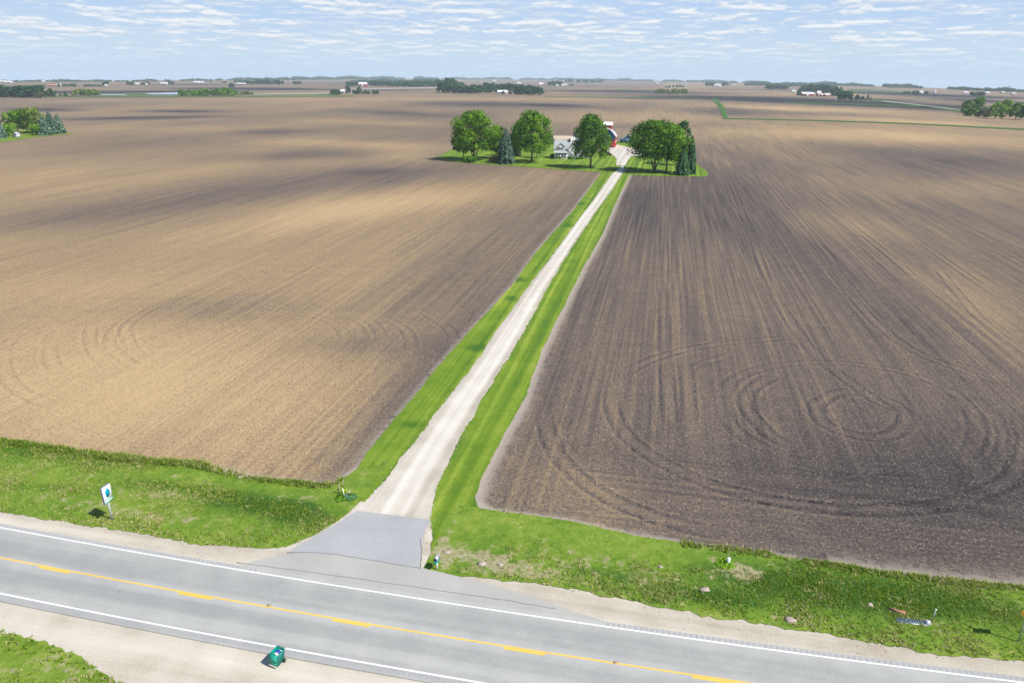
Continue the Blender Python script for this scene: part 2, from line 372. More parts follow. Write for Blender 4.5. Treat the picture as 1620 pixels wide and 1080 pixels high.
M['trim'] = plain('white_trim', (.78, .78, .78)); M['stone'] = plain('grey_foundation', (.34, .32, .31), .9)
M['red'] = siding('red_board_siding', (.36, .035, .035), .3, True); M['teal'] = siding('shaded_teal_siding', (.035, .12, .16), .3, True)  # the teal is dark because gable shade is painted into it
M['metalroof'] = siding('pale_metal_roof', (.78, .78, .77), .4, True, .04); M['blue'] = siding('pale_blue_siding', (.22, .38, .52), .25)
M['tan'] = siding('tan_metal_roof', (.36, .30, .23), .4, True)
M['wood'] = plain('weathered_post_wood', (.30, .25, .20), .9, .1, var=.35, scale=6)
M['palewood'] = plain('bleached_post_wood', (.62, .56, .46), .9, .1, var=.15, scale=6)
M['bin'] = plain('bin_green_plastic', (.000, .25, .20), .45, .4, var=.08); M['binlid'] = plain('bin_lid_plastic', (.01, .28, .19), .45, .4, var=.08)
M['bag_blue'] = plain('blue_bag', (.015, .05, .30), .35, .5, var=.4, scale=8); M['bag_white'] = plain('white_paper', (.75, .75, .8), .6, .3)
M['black'] = plain('black_rubber', (.02, .02, .022), .6); M['steel'] = plain('galvanised_steel', (.45, .47, .5), .45, .5, .5)
M['bluepaint'] = plain('blue_paint', (.10, .17, .30), .5); M['flower'] = plain('yellow_flower', (.75, .65, .02), .6)
M['tealbox'] = plain('teal_plastic', (.0, .30, .33), .4, .5); M['navy'] = plain('dark_opening', (.03, .02, .10), .6); M['lilac'] = plain('pale_grey_metal', (.48, .48, .54), .35, .5, .2)
M['pedestal'] = plain('pale_grey_green_metal', (.50, .62, .62), .5); M['signwhite'] = plain('white_sign_sheet', (.80, .82, .84), .4, .4, var=.03)
M['signblue'] = plain('teal_sign_print', (.0, .27, .38), .4, .4, var=.1); M['signgreen'] = plain('pale_green_sign_print', (.35, .68, .52), .4, .4, var=.05); M['signpurple'] = plain('violet_sign_edge', (.13, .13, .35), .5)
M['signpost_y'] = plain('orange_yellow_sign', (.75, .40, .01), .4, .4); M['brick'] = plain('red_clay', (.34, .16, .12), .9); M['rock'] = plain('limestone_rock', (.36, .30, .26), .95, .1, var=.2, scale=3)
M['strip_green'] = plain('far_grass', (.055, .125, .028), .9, .1, var=.35, scale=.05); M['pale_road'] = plain('pale_far_road', (.46, .44, .40), .9); M['water'] = plain('pond_water', (.20, .25, .32), .15, .5)
M['far_metal'] = plain('far_metal_roof', (.46, .47, .49)); M['far_white'] = plain('far_white_wall', (.6, .6, .62)); M['far_roof'] = plain('far_grey_roof', (.5, .5, .52)); M['far_red'] = plain('far_red_wall', (.42, .06, .05)); M['far_navy'] = plain('far_blue_roof', (.07, .09, .25))

# ------------------------------------------------------------------ ground
az = np.concatenate([np.arange(-40, 40, .25), np.arange(40, 320, 4.0)]); az = R(1) * np.append(az, 320)
rr = np.concatenate([[0.5, 8, 16, 24], 30 * 1.0085 ** np.arange(0, 695)])
A_, R_ = np.meshgrid(az, rr); X = (R_ * np.sin(A_)).ravel(); Y = (R_ * np.cos(A_)).ravel()
Q = grid_faces(len(rr), len(az))
structure(np_mesh('ground', np.stack([X, Y, ground_z(X, Y) - .06], -1), Q[:, ::-1], M['soil'], attrs={'tone': tone(X, Y), 'rowamp': .25 + .5 * (X * EV[0] + Y * EV[1] > -20)}))

# ------------------------------------------------------------------ traced lines (photo pixels -> ground)
def line_u(pts):                                              # returns v as a function of u (lines running with the drive)
    a = sorted(puv(*p) for p in pts); us = [q[0] for q in a]; vs = [q[1] for q in a]
    def f(u):
        u = np.asarray(u, float); o = np.interp(u, us, vs)
        s1 = 0; return np.where(u < us[0], vs[0] + 0 * (u - us[0]) * s1, o)
    return f
def line_v(pts):                                              # returns u as a function of v (lines running with the road)
    a = sorted((puv(*p)[1], puv(*p)[0]) for p in pts); vs = [q[0] for q in a]; us = [q[1] for q in a]
    def f(v):
        v = np.asarray(v, float); o = np.interp(v, vs, us)
        sl_ = (us[-1] - us[-3]) / (vs[-1] - vs[-3]) * .3; sl0 = (us[2] - us[0]) / (vs[2] - vs[0]) * .3
        o = np.where(v > vs[-1], us[-1] + sl_ * (v - vs[-1]), o); return np.where(v < vs[0], us[0] + sl0 * (v - vs[0]), o)
    return f
W1 = [(0, 836.2), (250, 877.7), (400, 904.9), (500, 921), (644.5, 944.8), (800, 967.8), (900, 983), (1205, 1029.5), (1620, 1078)]
w1 = np.array([puv(*p) for p in W1]); cf = np.polyfit(w1[:, 1], w1[:, 0], 2)
def road_u(v, off=0.0):
    v = np.asarray(v, float); vc = np.clip(v, -62, 62)
    return np.polyval(cf, vc) + (2 * cf[0] * vc + cf[1]) * (v - vc) + off
fieldL = line_u([(542.6, 758), (563, 742), (595.6, 697), (620, 668.5), (644.5, 640), (700, 571.5), (752, 514), (811, 451), (848, 399), (907, 332.6), (952, 272.6), (963, 262)])
driveL = line_u([(565, 808), (595.6, 774.5), (644.5, 713), (699.5, 640), (748, 580.7), (792.6, 514), (829.6, 462), (866.7, 414), (900, 367.8), (937, 319.6), (966.7, 277), (974, 262), (975, 253)])
driveR = line_u([(681, 823), (685, 799), (693.4, 766), (713.8, 721.5), (758.6, 640), (800, 573), (827.8, 527), (870, 447), (907, 388), (937, 343.7), (966.7, 303), (987, 271.5), (990, 262), (995, 253)])
fieldR = line_u([(756.6, 803), (752.5, 786.7), (766.7, 746), (791, 701), (825.8, 640), (859, 551), (892.6, 484), (922, 425), (952, 373), (974, 321.5), (996, 277), (1000, 270)])
topL = line_v([(0, 697), (72, 708), (180.5, 724), (310.5, 735), (397, 757), (500, 767.6), (525, 768), (542.6, 758), (560, 745)])
botL = line_v([(0, 809), (108, 827), (216.6, 841.6), (325, 863), (390, 867), (451, 866), (469, 858), (500, 845), (542.6, 819), (571, 793)])
topR = line_v([(756.6, 803), (800, 810), (901, 823.5), (1002, 846), (1114, 864), (1205, 874), (1306, 892), (1407, 907), (1509, 920), (1620, 930)])
botR = line_v([(681, 905), (705.6, 907), (800, 916), (901, 932), (1002, 950), (1104, 973), (1205, 985.5), (1306, 1003), (1407, 1021), (1509, 1036), (1620, 1044)])
botS = line_v([(0, 998.7), (72, 1016.7), (119, 1036.6), (159, 1062), (191, 1080)])

# near field sheets with wheel ruts
TR = {'right': [[(1142, 634), (1150, 660), (1165, 680), (1199, 703), (1268, 729), (1344, 741), (1430, 744), (1500, 738)], [(1250, 585), (1205, 603), (1185, 620), (1180, 641), (1199, 668), (1230, 695), (1291, 718), (1344, 728)],
                [(1142, 634), (1150, 612), (1180, 590), (1250, 575), (1330, 574), (1420, 586), (1490, 610), (1530, 640), (1543, 664), (1545, 687), (1536, 714), (1509, 733)],
                [(1560, 635), (1574, 664), (1580, 687), (1570, 718), (1543, 741)], [(1578, 650), (1590, 676), (1593, 695), (1585, 722), (1560, 748)], [(1600, 660), (1613, 699), (1605, 748), (1566, 775), (1500, 795)],
                [(1290, 640), (1300, 665), (1340, 685), (1400, 690), (1432, 668), (1425, 645), (1380, 625), (1330, 620), (1290, 640)], [(1310, 640), (1335, 632), (1350, 645), (1340, 658), (1312, 655)], [(1362, 655), (1368, 665), (1385, 668)],
                [(970, 600), (968, 640), (985, 680), (1030, 720), (1110, 760), (1220, 790), (1340, 805), (1480, 800), (1600, 775)], [(860, 640), (868, 690), (900, 740), (970, 790), (1080, 830), (1200, 850)],
                [(1050, 450), (1052, 540), (1057, 622), (1062, 695)], [(1083, 560), (1088, 622), (1092, 687)], [(1214, 450), (1252, 511), (1290, 560), (1340, 600), (1400, 640), (1470, 655)],
                [(1329, 450), (1383, 507), (1436, 549), (1497, 576), (1620, 618)], [(1130, 225), (1155, 285), (1180, 350), (1205, 420), (1214, 450)], [(1177, 235), (1205, 275), (1250, 330), (1290, 377), (1329, 430)], [(1210, 240), (1275, 295), (1360, 365), (1460, 450)], [(1048, 280), (1050, 350), (1050, 450)], [(1335, 300), (1450, 380), (1560, 458)], [(1480, 420), (1543, 496), (1620, 561)], [(970, 600), (1040, 565), (1130, 545), (1290, 530)], [(1075, 590), (1110, 575), (1180, 555)]],
      'left': [[(277, 469), (237, 489), (200, 515), (202, 535), (207, 548), (232, 573), (277, 590)], [(230, 495), (190, 512), (173, 538), (183, 558), (212, 578), (252, 593)], [(150, 500), (142, 530), (150, 558), (185, 590)],
               [(120, 505), (85, 530), (79, 563), (89, 583), (123, 598)], [(60, 510), (15, 540), (5, 568), (10, 593), (30, 617), (74, 637), (114, 647)], [(293, 510), (291, 523), (296, 538), (316, 548)],
               [(375, 495), (360, 509), (363, 523), (375, 533), (395, 536)], [(400, 480), (459, 494), (504, 501), (538, 519), (546, 533), (536, 553)], [(523, 499), (563, 516), (570, 536), (560, 552)],
               [(560, 495), (588, 509), (603, 533), (588, 558)], [(607, 481), (657, 489), (696, 509), (716, 528), (716, 553)], [(600, 500), (640, 520), (650, 545), (640, 570)]]}
def seg_dist(X, Y, P):
    D = np.full(X.shape, 1e9)
    for (a, b) in zip(P[:-1], P[1:]):
        ab = b - a; L2 = max(ab @ ab, 1e-6); t = np.clip(((X - a[0]) * ab[0] + (Y - a[1]) * ab[1]) / L2, 0, 1)
        D = np.minimum(D, np.hypot(X - a[0] - t * ab[0], Y - a[1] - t * ab[1]))
    return D
def smooth_line(P, n=5):
    P = np.array(P); out = []
    for i in range(len(P) - 1):
        p0, p1, p2, p3 = P[max(i - 1, 0)], P[i], P[i + 1], P[min(i + 2, len(P) - 1)]
        for k in range(n):
            t = k / n; out.append(.5 * ((2 * p1) + (p2 - p0) * t + (2 * p0 - 5 * p1 + 4 * p2 - p3) * t * t + (3 * p1 - p0 - 3 * p2 + p3) * t ** 3))
    out.append(P[-1]); return np.array(out)
def field_sheet(name, u0, u1, v0, v1, st, key):
    us = np.arange(u0, u1, st); vs = np.arange(v0, v1, st); U, V = np.meshgrid(us, vs, indexing='ij'); P = xy(U, V); X = P[..., 0].ravel(); Y = P[..., 1].ravel()
    U = U.ravel(); V = V.ravel(); trk = np.zeros_like(X)
    for i, line in enumerate(TR[key]):
        L = smooth_line([at(*p)[:2] for p in line])
        lo = L.min(0) - 4; hi = L.max(0) + 4; s_ = np.where((X > lo[0]) & (X < hi[0]) & (Y > lo[1]) & (Y < hi[1]))[0]
        d = seg_dist(X[s_], Y[s_], L) + (fbm(X[s_] * .6, Y[s_] * .6, 40) - .5) * .16
        fade = np.clip(fbm(X[s_] / 9., Y[s_] / 9., 60 + i) * 2.2 - .25, .3, 1)
        closed = np.hypot(*(L[0] - L[-1])) < 2
        if not closed: fade = fade * np.clip(np.minimum(np.hypot(X[s_] - L[0, 0], Y[s_] - L[0, 1]), np.hypot(X[s_] - L[-1, 0], Y[s_] - L[-1, 1])) / 7 - .25, 0, 1)
        dd = np.abs(d - .95); k = (-1.0 if key == 'right' else -.7) * np.exp(-(dd / .20) ** 2) + .45 * np.exp(-((d - 1.42) / .24) ** 2) + .30 * np.exp(-(d / .4) ** 2)
        trk[s_] += k * fade * (.56 if key == 'right' else .42)
    trk = np.clip(trk, -1.1, .9)
    if key == 'right':
        e = V - fieldR(U); g = U - topR(V); edge = np.exp(-(np.maximum(e, 0) / 1.15) ** 2) + .85 * np.exp(-(np.maximum(g, 0) / np.where(V > 17, 1.5, .6)) ** 2); head = 1 / (1 + np.exp(np.clip((g - 17) / 2.5, -30, 30))) * (1 / (1 + np.exp(np.clip(-(e - 9) / 2, -30, 30))))
    else:
        e = fieldL(U) - V; g = U - topL(V); edge = .55 * np.exp(-(np.maximum(e, 0) / .9) ** 2) + .9 * np.exp(-(np.maximum(g, 0) / 1.0) ** 2) * (V > -45); head = 0 * U
    Z = trk * .07 + (fbm(X * 2.2, Y * 2.2, 8) - .5) * .10
    structure(np_mesh(name, np.stack([X, Y, Z - .03], -1), grid_faces(len(us), len(vs))[:, ::-1], M['soil'], attrs={'tone': tone(X, Y) + (.02 if key == 'right' else 0), 'rowamp': (fbm(X / 30., Y / 30., 90) * .7 + .45) * ((.45 + .55 / (1 + np.exp(np.clip((112 - U) / 7., -30, 30)))) if key == 'right' else .25), 'track': trk, 'edge': np.clip(edge, 0, 1), 'head': head}))
field_sheet('field_east', 38, 190, -21.3, 140, .25, 'right')
field_sheet('field_west', 50, 170, -150, -21.6, .33, 'left')
field_sheet('field_east_back', 189.9, 345, -9.5, 190, .5, 'right')
def edge_sheet(name, f, sgn, u0, u1):                          # soil margin along the rest of the drive
    us = np.arange(u0, u1, .8); v = f(us); A = xy(us, v - sgn * 1.0); B = xy(us, v + sgn * 5.0)
    def at_(X, Y):
        U, V = X * EU[0] + Y * EU[1], X * EV[0] + Y * EV[1]; e = (V - f(U)) * sgn
        return {'rowamp': X * 0 + (.9 if sgn > 0 else .25), 'tone': tone(X, Y), 'edge': np.exp(-(np.maximum(e, 0) / (1.15 if sgn > 0 else .9)) ** 2) * (1 if sgn > 0 else .7)}
    ribbon(name, A, B, 16, -.012, M['soil'], at_)
edge_sheet('field_margin_east', fieldR, 1, 189, 335); edge_sheet('field_margin_west', fieldL, -1, 169, 345)

# gravel shoulders, drive, road
LUSH = [(820, 443, 10, 3, 0, 1.1), (808, 472, 9, 3.5, 0, 1.1), (756, 550, 16, 5, 0, 1.1), (917, 322, 9, 2, 0, 1), (900, 357, 7, 2, 0, .9), (652, 672, 18, 5, 0, .7), (720, 690, 12, 50, 10, .35),
        (100, 716, 260, 14, 5, .6), (420, 800, 90, 16, 5, .8), (300, 775, 100, 9, 8, .5), (470, 815, 50, 18, 10, .7), (1250, 930, 150, 30, 8, .7), (1450, 950, 200, 30, 8, .8), (1120, 945, 100, 14, 10, .6), (940, 905, 60, 8, 10, .4), (50, 770, 100, 8, 5, .3)]
MOW = [(430, 770, 130, 14, 9, 1.3), (525, 792, 45, 22, 10, 1.3), (570, 770, 30, 40, 0, 1.2), (330, 748, 40, 8, 8, .9), (740, 835, 60, 26, 0, 1.3), (900, 845, 160, 15, 9, 1.3), (1060, 874, 130, 15, 9, 1.1), (690, 830, 20, 60, 0, 1.2)]
DRY = [(160, 800, 170, 9, 8, .42), (270, 785, 70, 9, 5, .55), (230, 820, 80, 7, 8, .4), (60, 745, 80, 10, 5, .25), (760, 885, 70, 18, 12, .75), (850, 905, 90, 14, 8, .55), (960, 890, 100, 16, 10, .42), (1170, 905, 45, 18, 10, .85), (1040, 920, 70, 9, 8, .4),
       (700, 870, 14, 25, 0, .8), (1250, 980, 40, 6, 5, .5), (480, 790, 60, 12, 10, .25), (1480, 985, 35, 8, 0, .6), (60, 1060, 90, 14, 15, .8), (30, 1040, 70, 6, 15, .3), (1500, 1020, 120, 5, 7, .35), (650, 740, 20, 30, 0, -.3)]
def grass_attr(X, Y): return {'lush': np.clip(blobs(X, Y, LUSH), 0, 1), 'dry': np.clip(blobs(X, Y, DRY), 0, 1.2)}
def rough_edge(s, amp, seed, k=1.0): return (fbm(s * k * .45, s * 0 + seed, seed) - .5) * 1.7 * amp + (fbm(s * 3.1, s * 0 + seed, seed + 5, 2) - .5) * .9 * amp

vv = np.concatenate([np.arange(-900, -70, 4.0), np.arange(-70, 70, .35), np.arange(70, 901, 4.0)])
ribbon('gravel_shoulder_north', xy(road_u(vv, -.2), vv), xy(road_u(vv, 7.2), vv), 6, .0, M['shoulder'])
ribbon('gravel_shoulder_south', xy(road_u(vv, -30), vv), xy(road_u(vv, -7.0), vv), 8, .0, M['shoulder'])
south = botS(vv); south = np.where(vv > botS(0) * 0 + puv(191, 1080)[1] + 6, -200, south)
vs_ = vv[vv < puv(191, 1080)[1] + 7]
ribbon('grass_south', xy(botS(vs_) - 40, vs_), xy(botS(vs_) + rough_edge(vs_, .45, 21, 1.2), vs_), 30, .03, M['rough'], grass_attr)
def rv(v0, v1, st=.3): return np.arange(v0, v1, st)
vLend = puv(571, 793)[1]; vRbeg = puv(667, 901)[1] + .1
vl = np.concatenate([np.arange(-900, -70, 4.0), rv(-70, vLend)])
ribbon('grass_verge_west', xy(botL(vl) + rough_edge(vl, .40, 3, 1.1) * (vl < vLend - 3), vl), xy(topL(vl) + rough_edge(vl, .25, 5, .8), vl), 26, .046, M['rough'], grass_attr,
       lambda X, Y, t: .10 * np.sin(np.pi * t) * fbm(X * .5, Y * .5, 9))
vr = np.concatenate([rv(vRbeg, 70), np.arange(70, 901, 4.0)])
ribbon('grass_verge_east', xy(botR(vr) + rough_edge(vr, .45, 6, 1.1), vr), xy(topR(vr) + rough_edge(vr, .3, 7, .8), vr), 26, .046, M['rough'], grass_attr,
       lambda X, Y, t: .10 * np.sin(np.pi * t) * fbm(X * .5, Y * .5, 9))
uD0 = puv(620, 818)[0]; uEnd = puv(985, 247)[0]
uu = np.arange(uD0 - .4, uEnd, .4)
def drive_attr(X, Y):
    U, V = X * EU[0] + Y * EU[1], X * EV[0] + Y * EV[1]; a, b = driveL(U), driveR(U); c = (a + b) / 2
    return {'dark': .02 - .6 * sum(np.exp(-((V - c - o) / .38) ** 2) for o in (-.95, .85)) + .3 * np.exp(-((V - a) / .7) ** 2) + .3 * np.exp(-((V - b) / .7) ** 2)}
ribbon('driveway', xy(uu, driveL(uu) - .5), xy(uu, driveR(uu) + .5), 24, .02, M['gravel'], drive_attr)
uL = np.arange(puv(571, 793)[0], puv(963, 264)[0], .35); uR = np.arange(puv(683, 812)[0], puv(1000, 272)[0], .35)
ribbon('grass_strip_west', xy(uL, fieldL(uL) + rough_edge(uL, .18, 11, .7)), xy(uL, driveL(uL) + rough_edge(uL, .30, 12, .9)), 14, .040, M['mown'], grass_attr)
ribbon('grass_strip_east', xy(uR, driveR(uR) + rough_edge(uR, .35, 13, .9)), xy(uR, fieldR(uR) + rough_edge(uR, .25, 14, .7)), 14, .040, M['mown'], grass_attr)
uC = np.arange(puv(681, 880)[0], puv(683, 812)[0] + .3, .3)    # mown corner beside the apron
ribbon('grass_corner_east', xy(uC, np.interp(uC, [uC[0], uC[-1]], [puv(684, 880)[1], driveR(uC[-1])]) + rough_edge(uC, .3, 15, 1.)), xy(uC, uC * 0 + puv(756.6, 803)[1] + 1.0), 12, .043, M['mown'], grass_attr)
# gravel under the ragged strip beside the apron
def poly(name, pts, z, mat, world=False, attr_fn=None, kind='structure'):
    from mathutils.geometry import tessellate_polygon
    P = [np.array([*p, 0.]) if world else at(*p) for p in pts]
    T = np.array(tessellate_polygon([[Vector(p) for p in P]])); V = np.array(P); V[:, 2] = ground_z(V[:, 0], V[:, 1]) + z
    n = [np.cross(V[t[1]] - V[t[0]], V[t[2]] - V[t[0]])[2] for t in T]; T = np.array([t if k > 0 else t[::-1] for t, k in zip(T, n)])
    o = np_mesh(name, V, np.zeros((0, 4), int), mat, T=T, attrs=attr_fn(V[:, 0], V[:, 1]) if attr_fn else None)
    return structure(o)
poly('gravel_corner', [(440, 890), (455, 855), (540, 815), (572, 790), (600, 790), (690, 800), (712, 905), (690, 915)], -.004, M['shoulder'])
PW = 3.65
ribbon('road', xy(road_u(vv, -2 * PW - .75), vv), xy(road_u(vv, .55), vv), 9, .060, M['asphalt'],
       lambda X, Y: {'dark': sum(.9 * np.exp(-(((X * EU[0] + Y * EU[1]) - road_u(X * EV[0] + Y * EV[1], o)) / .5) ** 2) for o in (-.95, -2.75, -4.6, -6.4)) * .6})
poly('paved_flare', [(375, 898), (400, 887.5), (455, 875.8), (510, 873.5), (560, 876), (604, 888), (665, 898), (700, 906), (726, 912), (779, 925), (828, 939.5), (868, 953), (901, 965), (962, 984.5), (975, 992), (800, 967), (644, 944)], .054, M['flare'])
poly('apron', [(565, 808), (681, 822.5), (674, 835), (669, 852), (666, 875), (664.5, 899), (604, 890), (560, 880.5), (510, 877.5), (455, 874.5), (473, 862), (500, 848), (522, 835)], .058, M['apron'])
ribbon('road_line_north', xy(road_u(vv, -.07), vv), xy(road_u(vv, .07), vv), 2, .068, M['white'])
ribbon('road_line_south', xy(road_u(vv, -2 * PW - .07), vv), xy(road_u(vv, -2 * PW + .07), vv), 2, .068, M['white'])
ribbon('road_line_centre', xy(road_u(vv, -PW - .0), vv), xy(road_u(vv, -PW + .14), vv), 2, .068, M['yellow'])
dash = MB(); d0 = [puv(88, 900)[1], puv(312, 940)[1], puv(560, 982)[1], puv(835, 1026)[1], puv(1130, 1069)[1]]
step_ = float(np.mean(np.diff(d0)))
for k in range(-12, 14):
    c = d0[0] + k * step_; e = 1.55; q = xy(np.array([road_u(c - e, -PW - .24), road_u(c - e, -PW - .04), road_u(c + e, -PW - .04), road_u(c + e, -PW - .24)]), np.array([c - e, c - e, c + e, c + e]))
    dash.add([(p[0], p[1], .069) for p in q], [(0, 1, 2, 3)[::-1]])
structure(dash.build('road_dashes', M['yellow']))
def grooves(name, off, gaps):
    g = MB()
    for v in np.arange(-75, 75, .42):
        if any(a < v < b for a, b in gaps): continue
        q = xy(np.array([road_u(v, off), road_u(v, off + .33), road_u(v + .18, off + .33), road_u(v + .18, off)]), np.array([v, v, v + .18, v + .18]))
        g.add([(p[0], p[1], .0655) for p in q], [(3, 2, 1, 0)])
    structure(g.build(name, M['rumble']))
v_in = lambda x, y: puv(x, y)[1]
grooves('rumble_grooves_north', .14, [(v_in(400, 905), v_in(960, 990))])
grooves('rumble_grooves_south', -2 * PW - .52, [(v_in(235, 985), v_in(300, 1000)), (v_in(560, 1050), v_in(600, 1055))])
def crack(name, pts, wd=.05, z=.0665):
    L = smooth_line([at(*p)[:2] for p in pts], 6); L = L + (rng.random(L.shape) - .5) * .10
    d = np.gradient(L, axis=0); n = np.stack([-d[:, 1], d[:, 0]], -1); n /= np.linalg.norm(n, axis=1)[:, None] + 1e-9
    ribbon(name, L - n * wd / 2, L + n * wd / 2, 2, z, M['crack'])
crack('asphalt_crack', [(375, 890), (450, 900), (560, 915), (700, 935), (800, 950), (880, 963)]); crack('asphalt_crack', [(665, 852), (667, 880), (664, 900)], .07); crack('asphalt_crack', [(455, 874), (520, 876), (604, 889), (665, 899)], .06)

# farmyard lawn and gravel
poly('lawn', [(690, 250), (720, 257), (800, 262), (880, 268), (952, 272.6), (966, 277), (985, 262), (996, 277), (1060, 279), (1118, 279.5), (1121, 274), (1112, 267), (1101, 258), (1060, 240), (1030, 226), (960, 224), (870, 222), (800, 222), (730, 228)], .05, M['mown'], attr_fn=None)
poly('farmyard_gravel', [(975, 262), (976, 252), (971, 246), (960, 240), (930, 236), (935, 229), (975, 229), (1005, 235), (1030, 236), (1030, 245), (999, 247), (994, 253), (989, 262)], .06, M['gravel'])
poly('lawn_west', [(-40, 226), (0, 225.5), (50, 218), (90, 214), (118, 211.5), (100, 208.5), (40, 205), (-40, 204)], .05, M['mown'])

# far strips of grass, dark ground, ponds and tracks
def far_poly(name, pts, mat, z=.3): return poly(name, pts, z, mat)
far_poly('grass_strip_far', [(1125, 156), (1135, 157.5), (1146, 170), (1152, 188.5), (1145, 188.5), (1139, 172)], M['strip_green'])
far_poly('grass_strip_far', [(1146, 187), (1300, 190.5), (1450, 195.5), (1640, 205), (1640, 207.2), (1450, 197.2), (1300, 191.8), (1146, 188.4)], M['strip_green'], .25)
far_poly('grass_strip_far', [(860, 153), (1000, 154), (1115, 155.8), (1115, 156.7), (1000, 155), (860, 153.8)], M['strip_green'])
far_poly('grass_strip_far', [(0, 151.8), (200, 152.2), (420, 152), (560, 151.5), (560, 152.7), (420, 153.6), (200, 153.6), (0, 153.2)], M['strip_green'])
far_poly('grass_strip_far', [(130, 147.6), (230, 148), (330, 149.5), (330, 151), (230, 150.8), (130, 150.2)], M['strip_green'])
far_poly('grass_strip_far', [(330, 146.5), (430, 148.5), (540, 149), (540, 150.2), (430, 150), (330, 150)], M['strip_green'])
far_poly('grass_strip_far', [(973, 142.2), (985, 141.2), (998, 142.6), (985, 144.2)], M['strip_green'])
far_poly('grass_strip_far', [(1340, 141), (1400, 143.5), (1480, 148), (1420, 146.8), (1345, 144)], M['strip_green'], .5)
far_poly('grass_strip_far', [(1240, 162), (1350, 164.5), (1480, 168.8), (1480, 170), (1350, 165.8), (1240, 163.2)], M['strip_green'])
far_poly('grass_strip_far', [(1380, 158), (1440, 164), (1500, 172), (1535, 178.5), (1528, 179.5), (1490, 173), (1430, 165), (1378, 159.6)], M['strip_green'])
far_poly('track_far', [(1395, 160), (1450, 165.6), (1530, 175.0), (1530, 175.6), (1450, 166.2), (1395, 160.6)], M['pale_road'], .45)
far_poly('track_far', [(540, 141.6), (640, 139.6), (700, 138.6), (700, 139.3), (640, 140.4), (540, 142.4)], M['pale_road'], .45)
far_poly('track_far', [(400, 149), (500, 148), (560, 146.6), (560, 147.2), (500, 148.8), (400, 149.8)], M['pale_road'], .45)
far_poly('pond', [(228, 148.4), (270, 147), (330, 146.6), (326, 149.2), (270, 150.2), (235, 150)], M['water'], .5)
far_poly('pond', [(150, 149.6), (200, 149.8), (200, 151), (150, 150.9)], M['water'], .5)

# ------------------------------------------------------------------ rough grass standing on the verges
def leaf_quads(P, Nn, size, asp=1.0):
    """quads centred on P facing Nn"""
    n = len(P); r = rng.normal(size=(n, 3)); a = np.cross(Nn, r); a /= np.linalg.norm(a, axis=1)[:, None] + 1e-9; b = np.cross(Nn, a)
    s_ = (np.asarray(size) * np.ones(n))[:, None] / 2
    V = np.stack([P - a * s_ - b * s_ * asp, P + a * s_ - b * s_ * asp, P + a * s_ + b * s_ * asp, P - a * s_ + b * s_ * asp], 1).reshape(-1, 3)
    return V, np.arange(n * 4).reshape(-1, 4)
def tufts(name, label, f_lo, f_hi, v0, v1, n, hmin, hmax, edge=False, dens=None):
    v = rng.uniform(v0, v1, n); t = rng.random(n) ** (2.2 if edge else 1.0)
    lo, hi = f_lo(v), f_hi(v); u = hi - t * (hi - lo) * (1.0) if not edge else hi - t * .8
    if not edge: u += rng.normal(0, .12, n)
    P = xy(u, v); X, Y = P[:, 0], P[:, 1]; mow = blobs(X, Y, MOW); g = grass_attr(X, Y); patch = fbm(X * .35, Y * .35, 77)
    keep = rng.random(n) < np.clip(patch * 1.6 - .3 + .7 * g['lush'] - .55 * g['dry'] - 1.4 * mow, .03, 1) if not edge else rng.random(n) < np.clip(fbm(v * .6, v * 0, 31) * 2.4 - .5, .1, 1)
    X, Y = X[keep], Y[keep]; lush = g['lush'][keep]; dry = g['dry'][keep]; k = len(X)
    h = rng.uniform(hmin, hmax, k) * (.6 + .9 * patch[keep]) * (1 + .4 * lush)
    nb = 4; X = np.repeat(X, nb) + rng.normal(0, .07, k * nb); Y = np.repeat(Y, nb) + rng.normal(0, .07, k * nb); h = np.repeat(h, nb) * rng.uniform(.6, 1.15, k * nb)
    an = rng.uniform(0, 2 * np.pi, k * nb); wd = rng.uniform(.03, .075, k * nb); lean = rng.normal(0, .45, (k * nb, 2)) * h[:, None]
    dx, dy = np.cos(an) * wd, np.sin(an) * wd; z0 = .05 + 0 * X
    V = np.stack([np.stack([X - dx, Y - dy, z0], -1), np.stack([X + dx, Y + dy, z0], -1), np.stack([X + lean[:, 0] + dx * .35, Y + lean[:, 1] + dy * .35, z0 + h], -1), np.stack([X + lean[:, 0] - dx * .35, Y + lean[:, 1] - dy * .35, z0 + h], -1)], 1).reshape(-1, 3)
    sh = np.repeat(np.clip(.52 + .25 * (patch[keep] - .5) * 2 - .3 * lush + .35 * (dry > .4) + rng.normal(0, .24, k), 0, 1), nb * 4)
    o = np_mesh(name, V, np.arange(len(V)).reshape(-1, 4), M['tuft'], attrs={'shade': sh}); tag(o, label, 'grass', kind='stuff')
tufts('verge_grass', 'rough green and straw grass growing on the verge left of the drive', lambda v: botL(v) + .1, lambda v: topL(v), -84, vLend, 28000, .07, .16)
tufts('verge_grass', 'rough green grass growing on the verge right of the drive', lambda v: botR(v) + .1, lambda v: topR(v), vRbeg + .5, 74, 33000, .07, .16)
tufts('verge_grass', 'rough grass in the near left corner across the road', lambda v: botS(v) - 9, lambda v: botS(v), -80, puv(191, 1080)[1] + 6, 9000, .10, .24)
tufts('tall_grass', 'taller dark grass along the edge of the left field', lambda v: topL(v) - 1, lambda v: topL(v) + .15, -84, puv(540, 760)[1], 7000, .22, .42, True)
tufts('tall_grass', 'taller grass along the edge of the right field', lambda v: topR(v) - 1, lambda v: topR(v) + .15, puv(1080, 860)[1], 74, 4000, .15, .34, True)

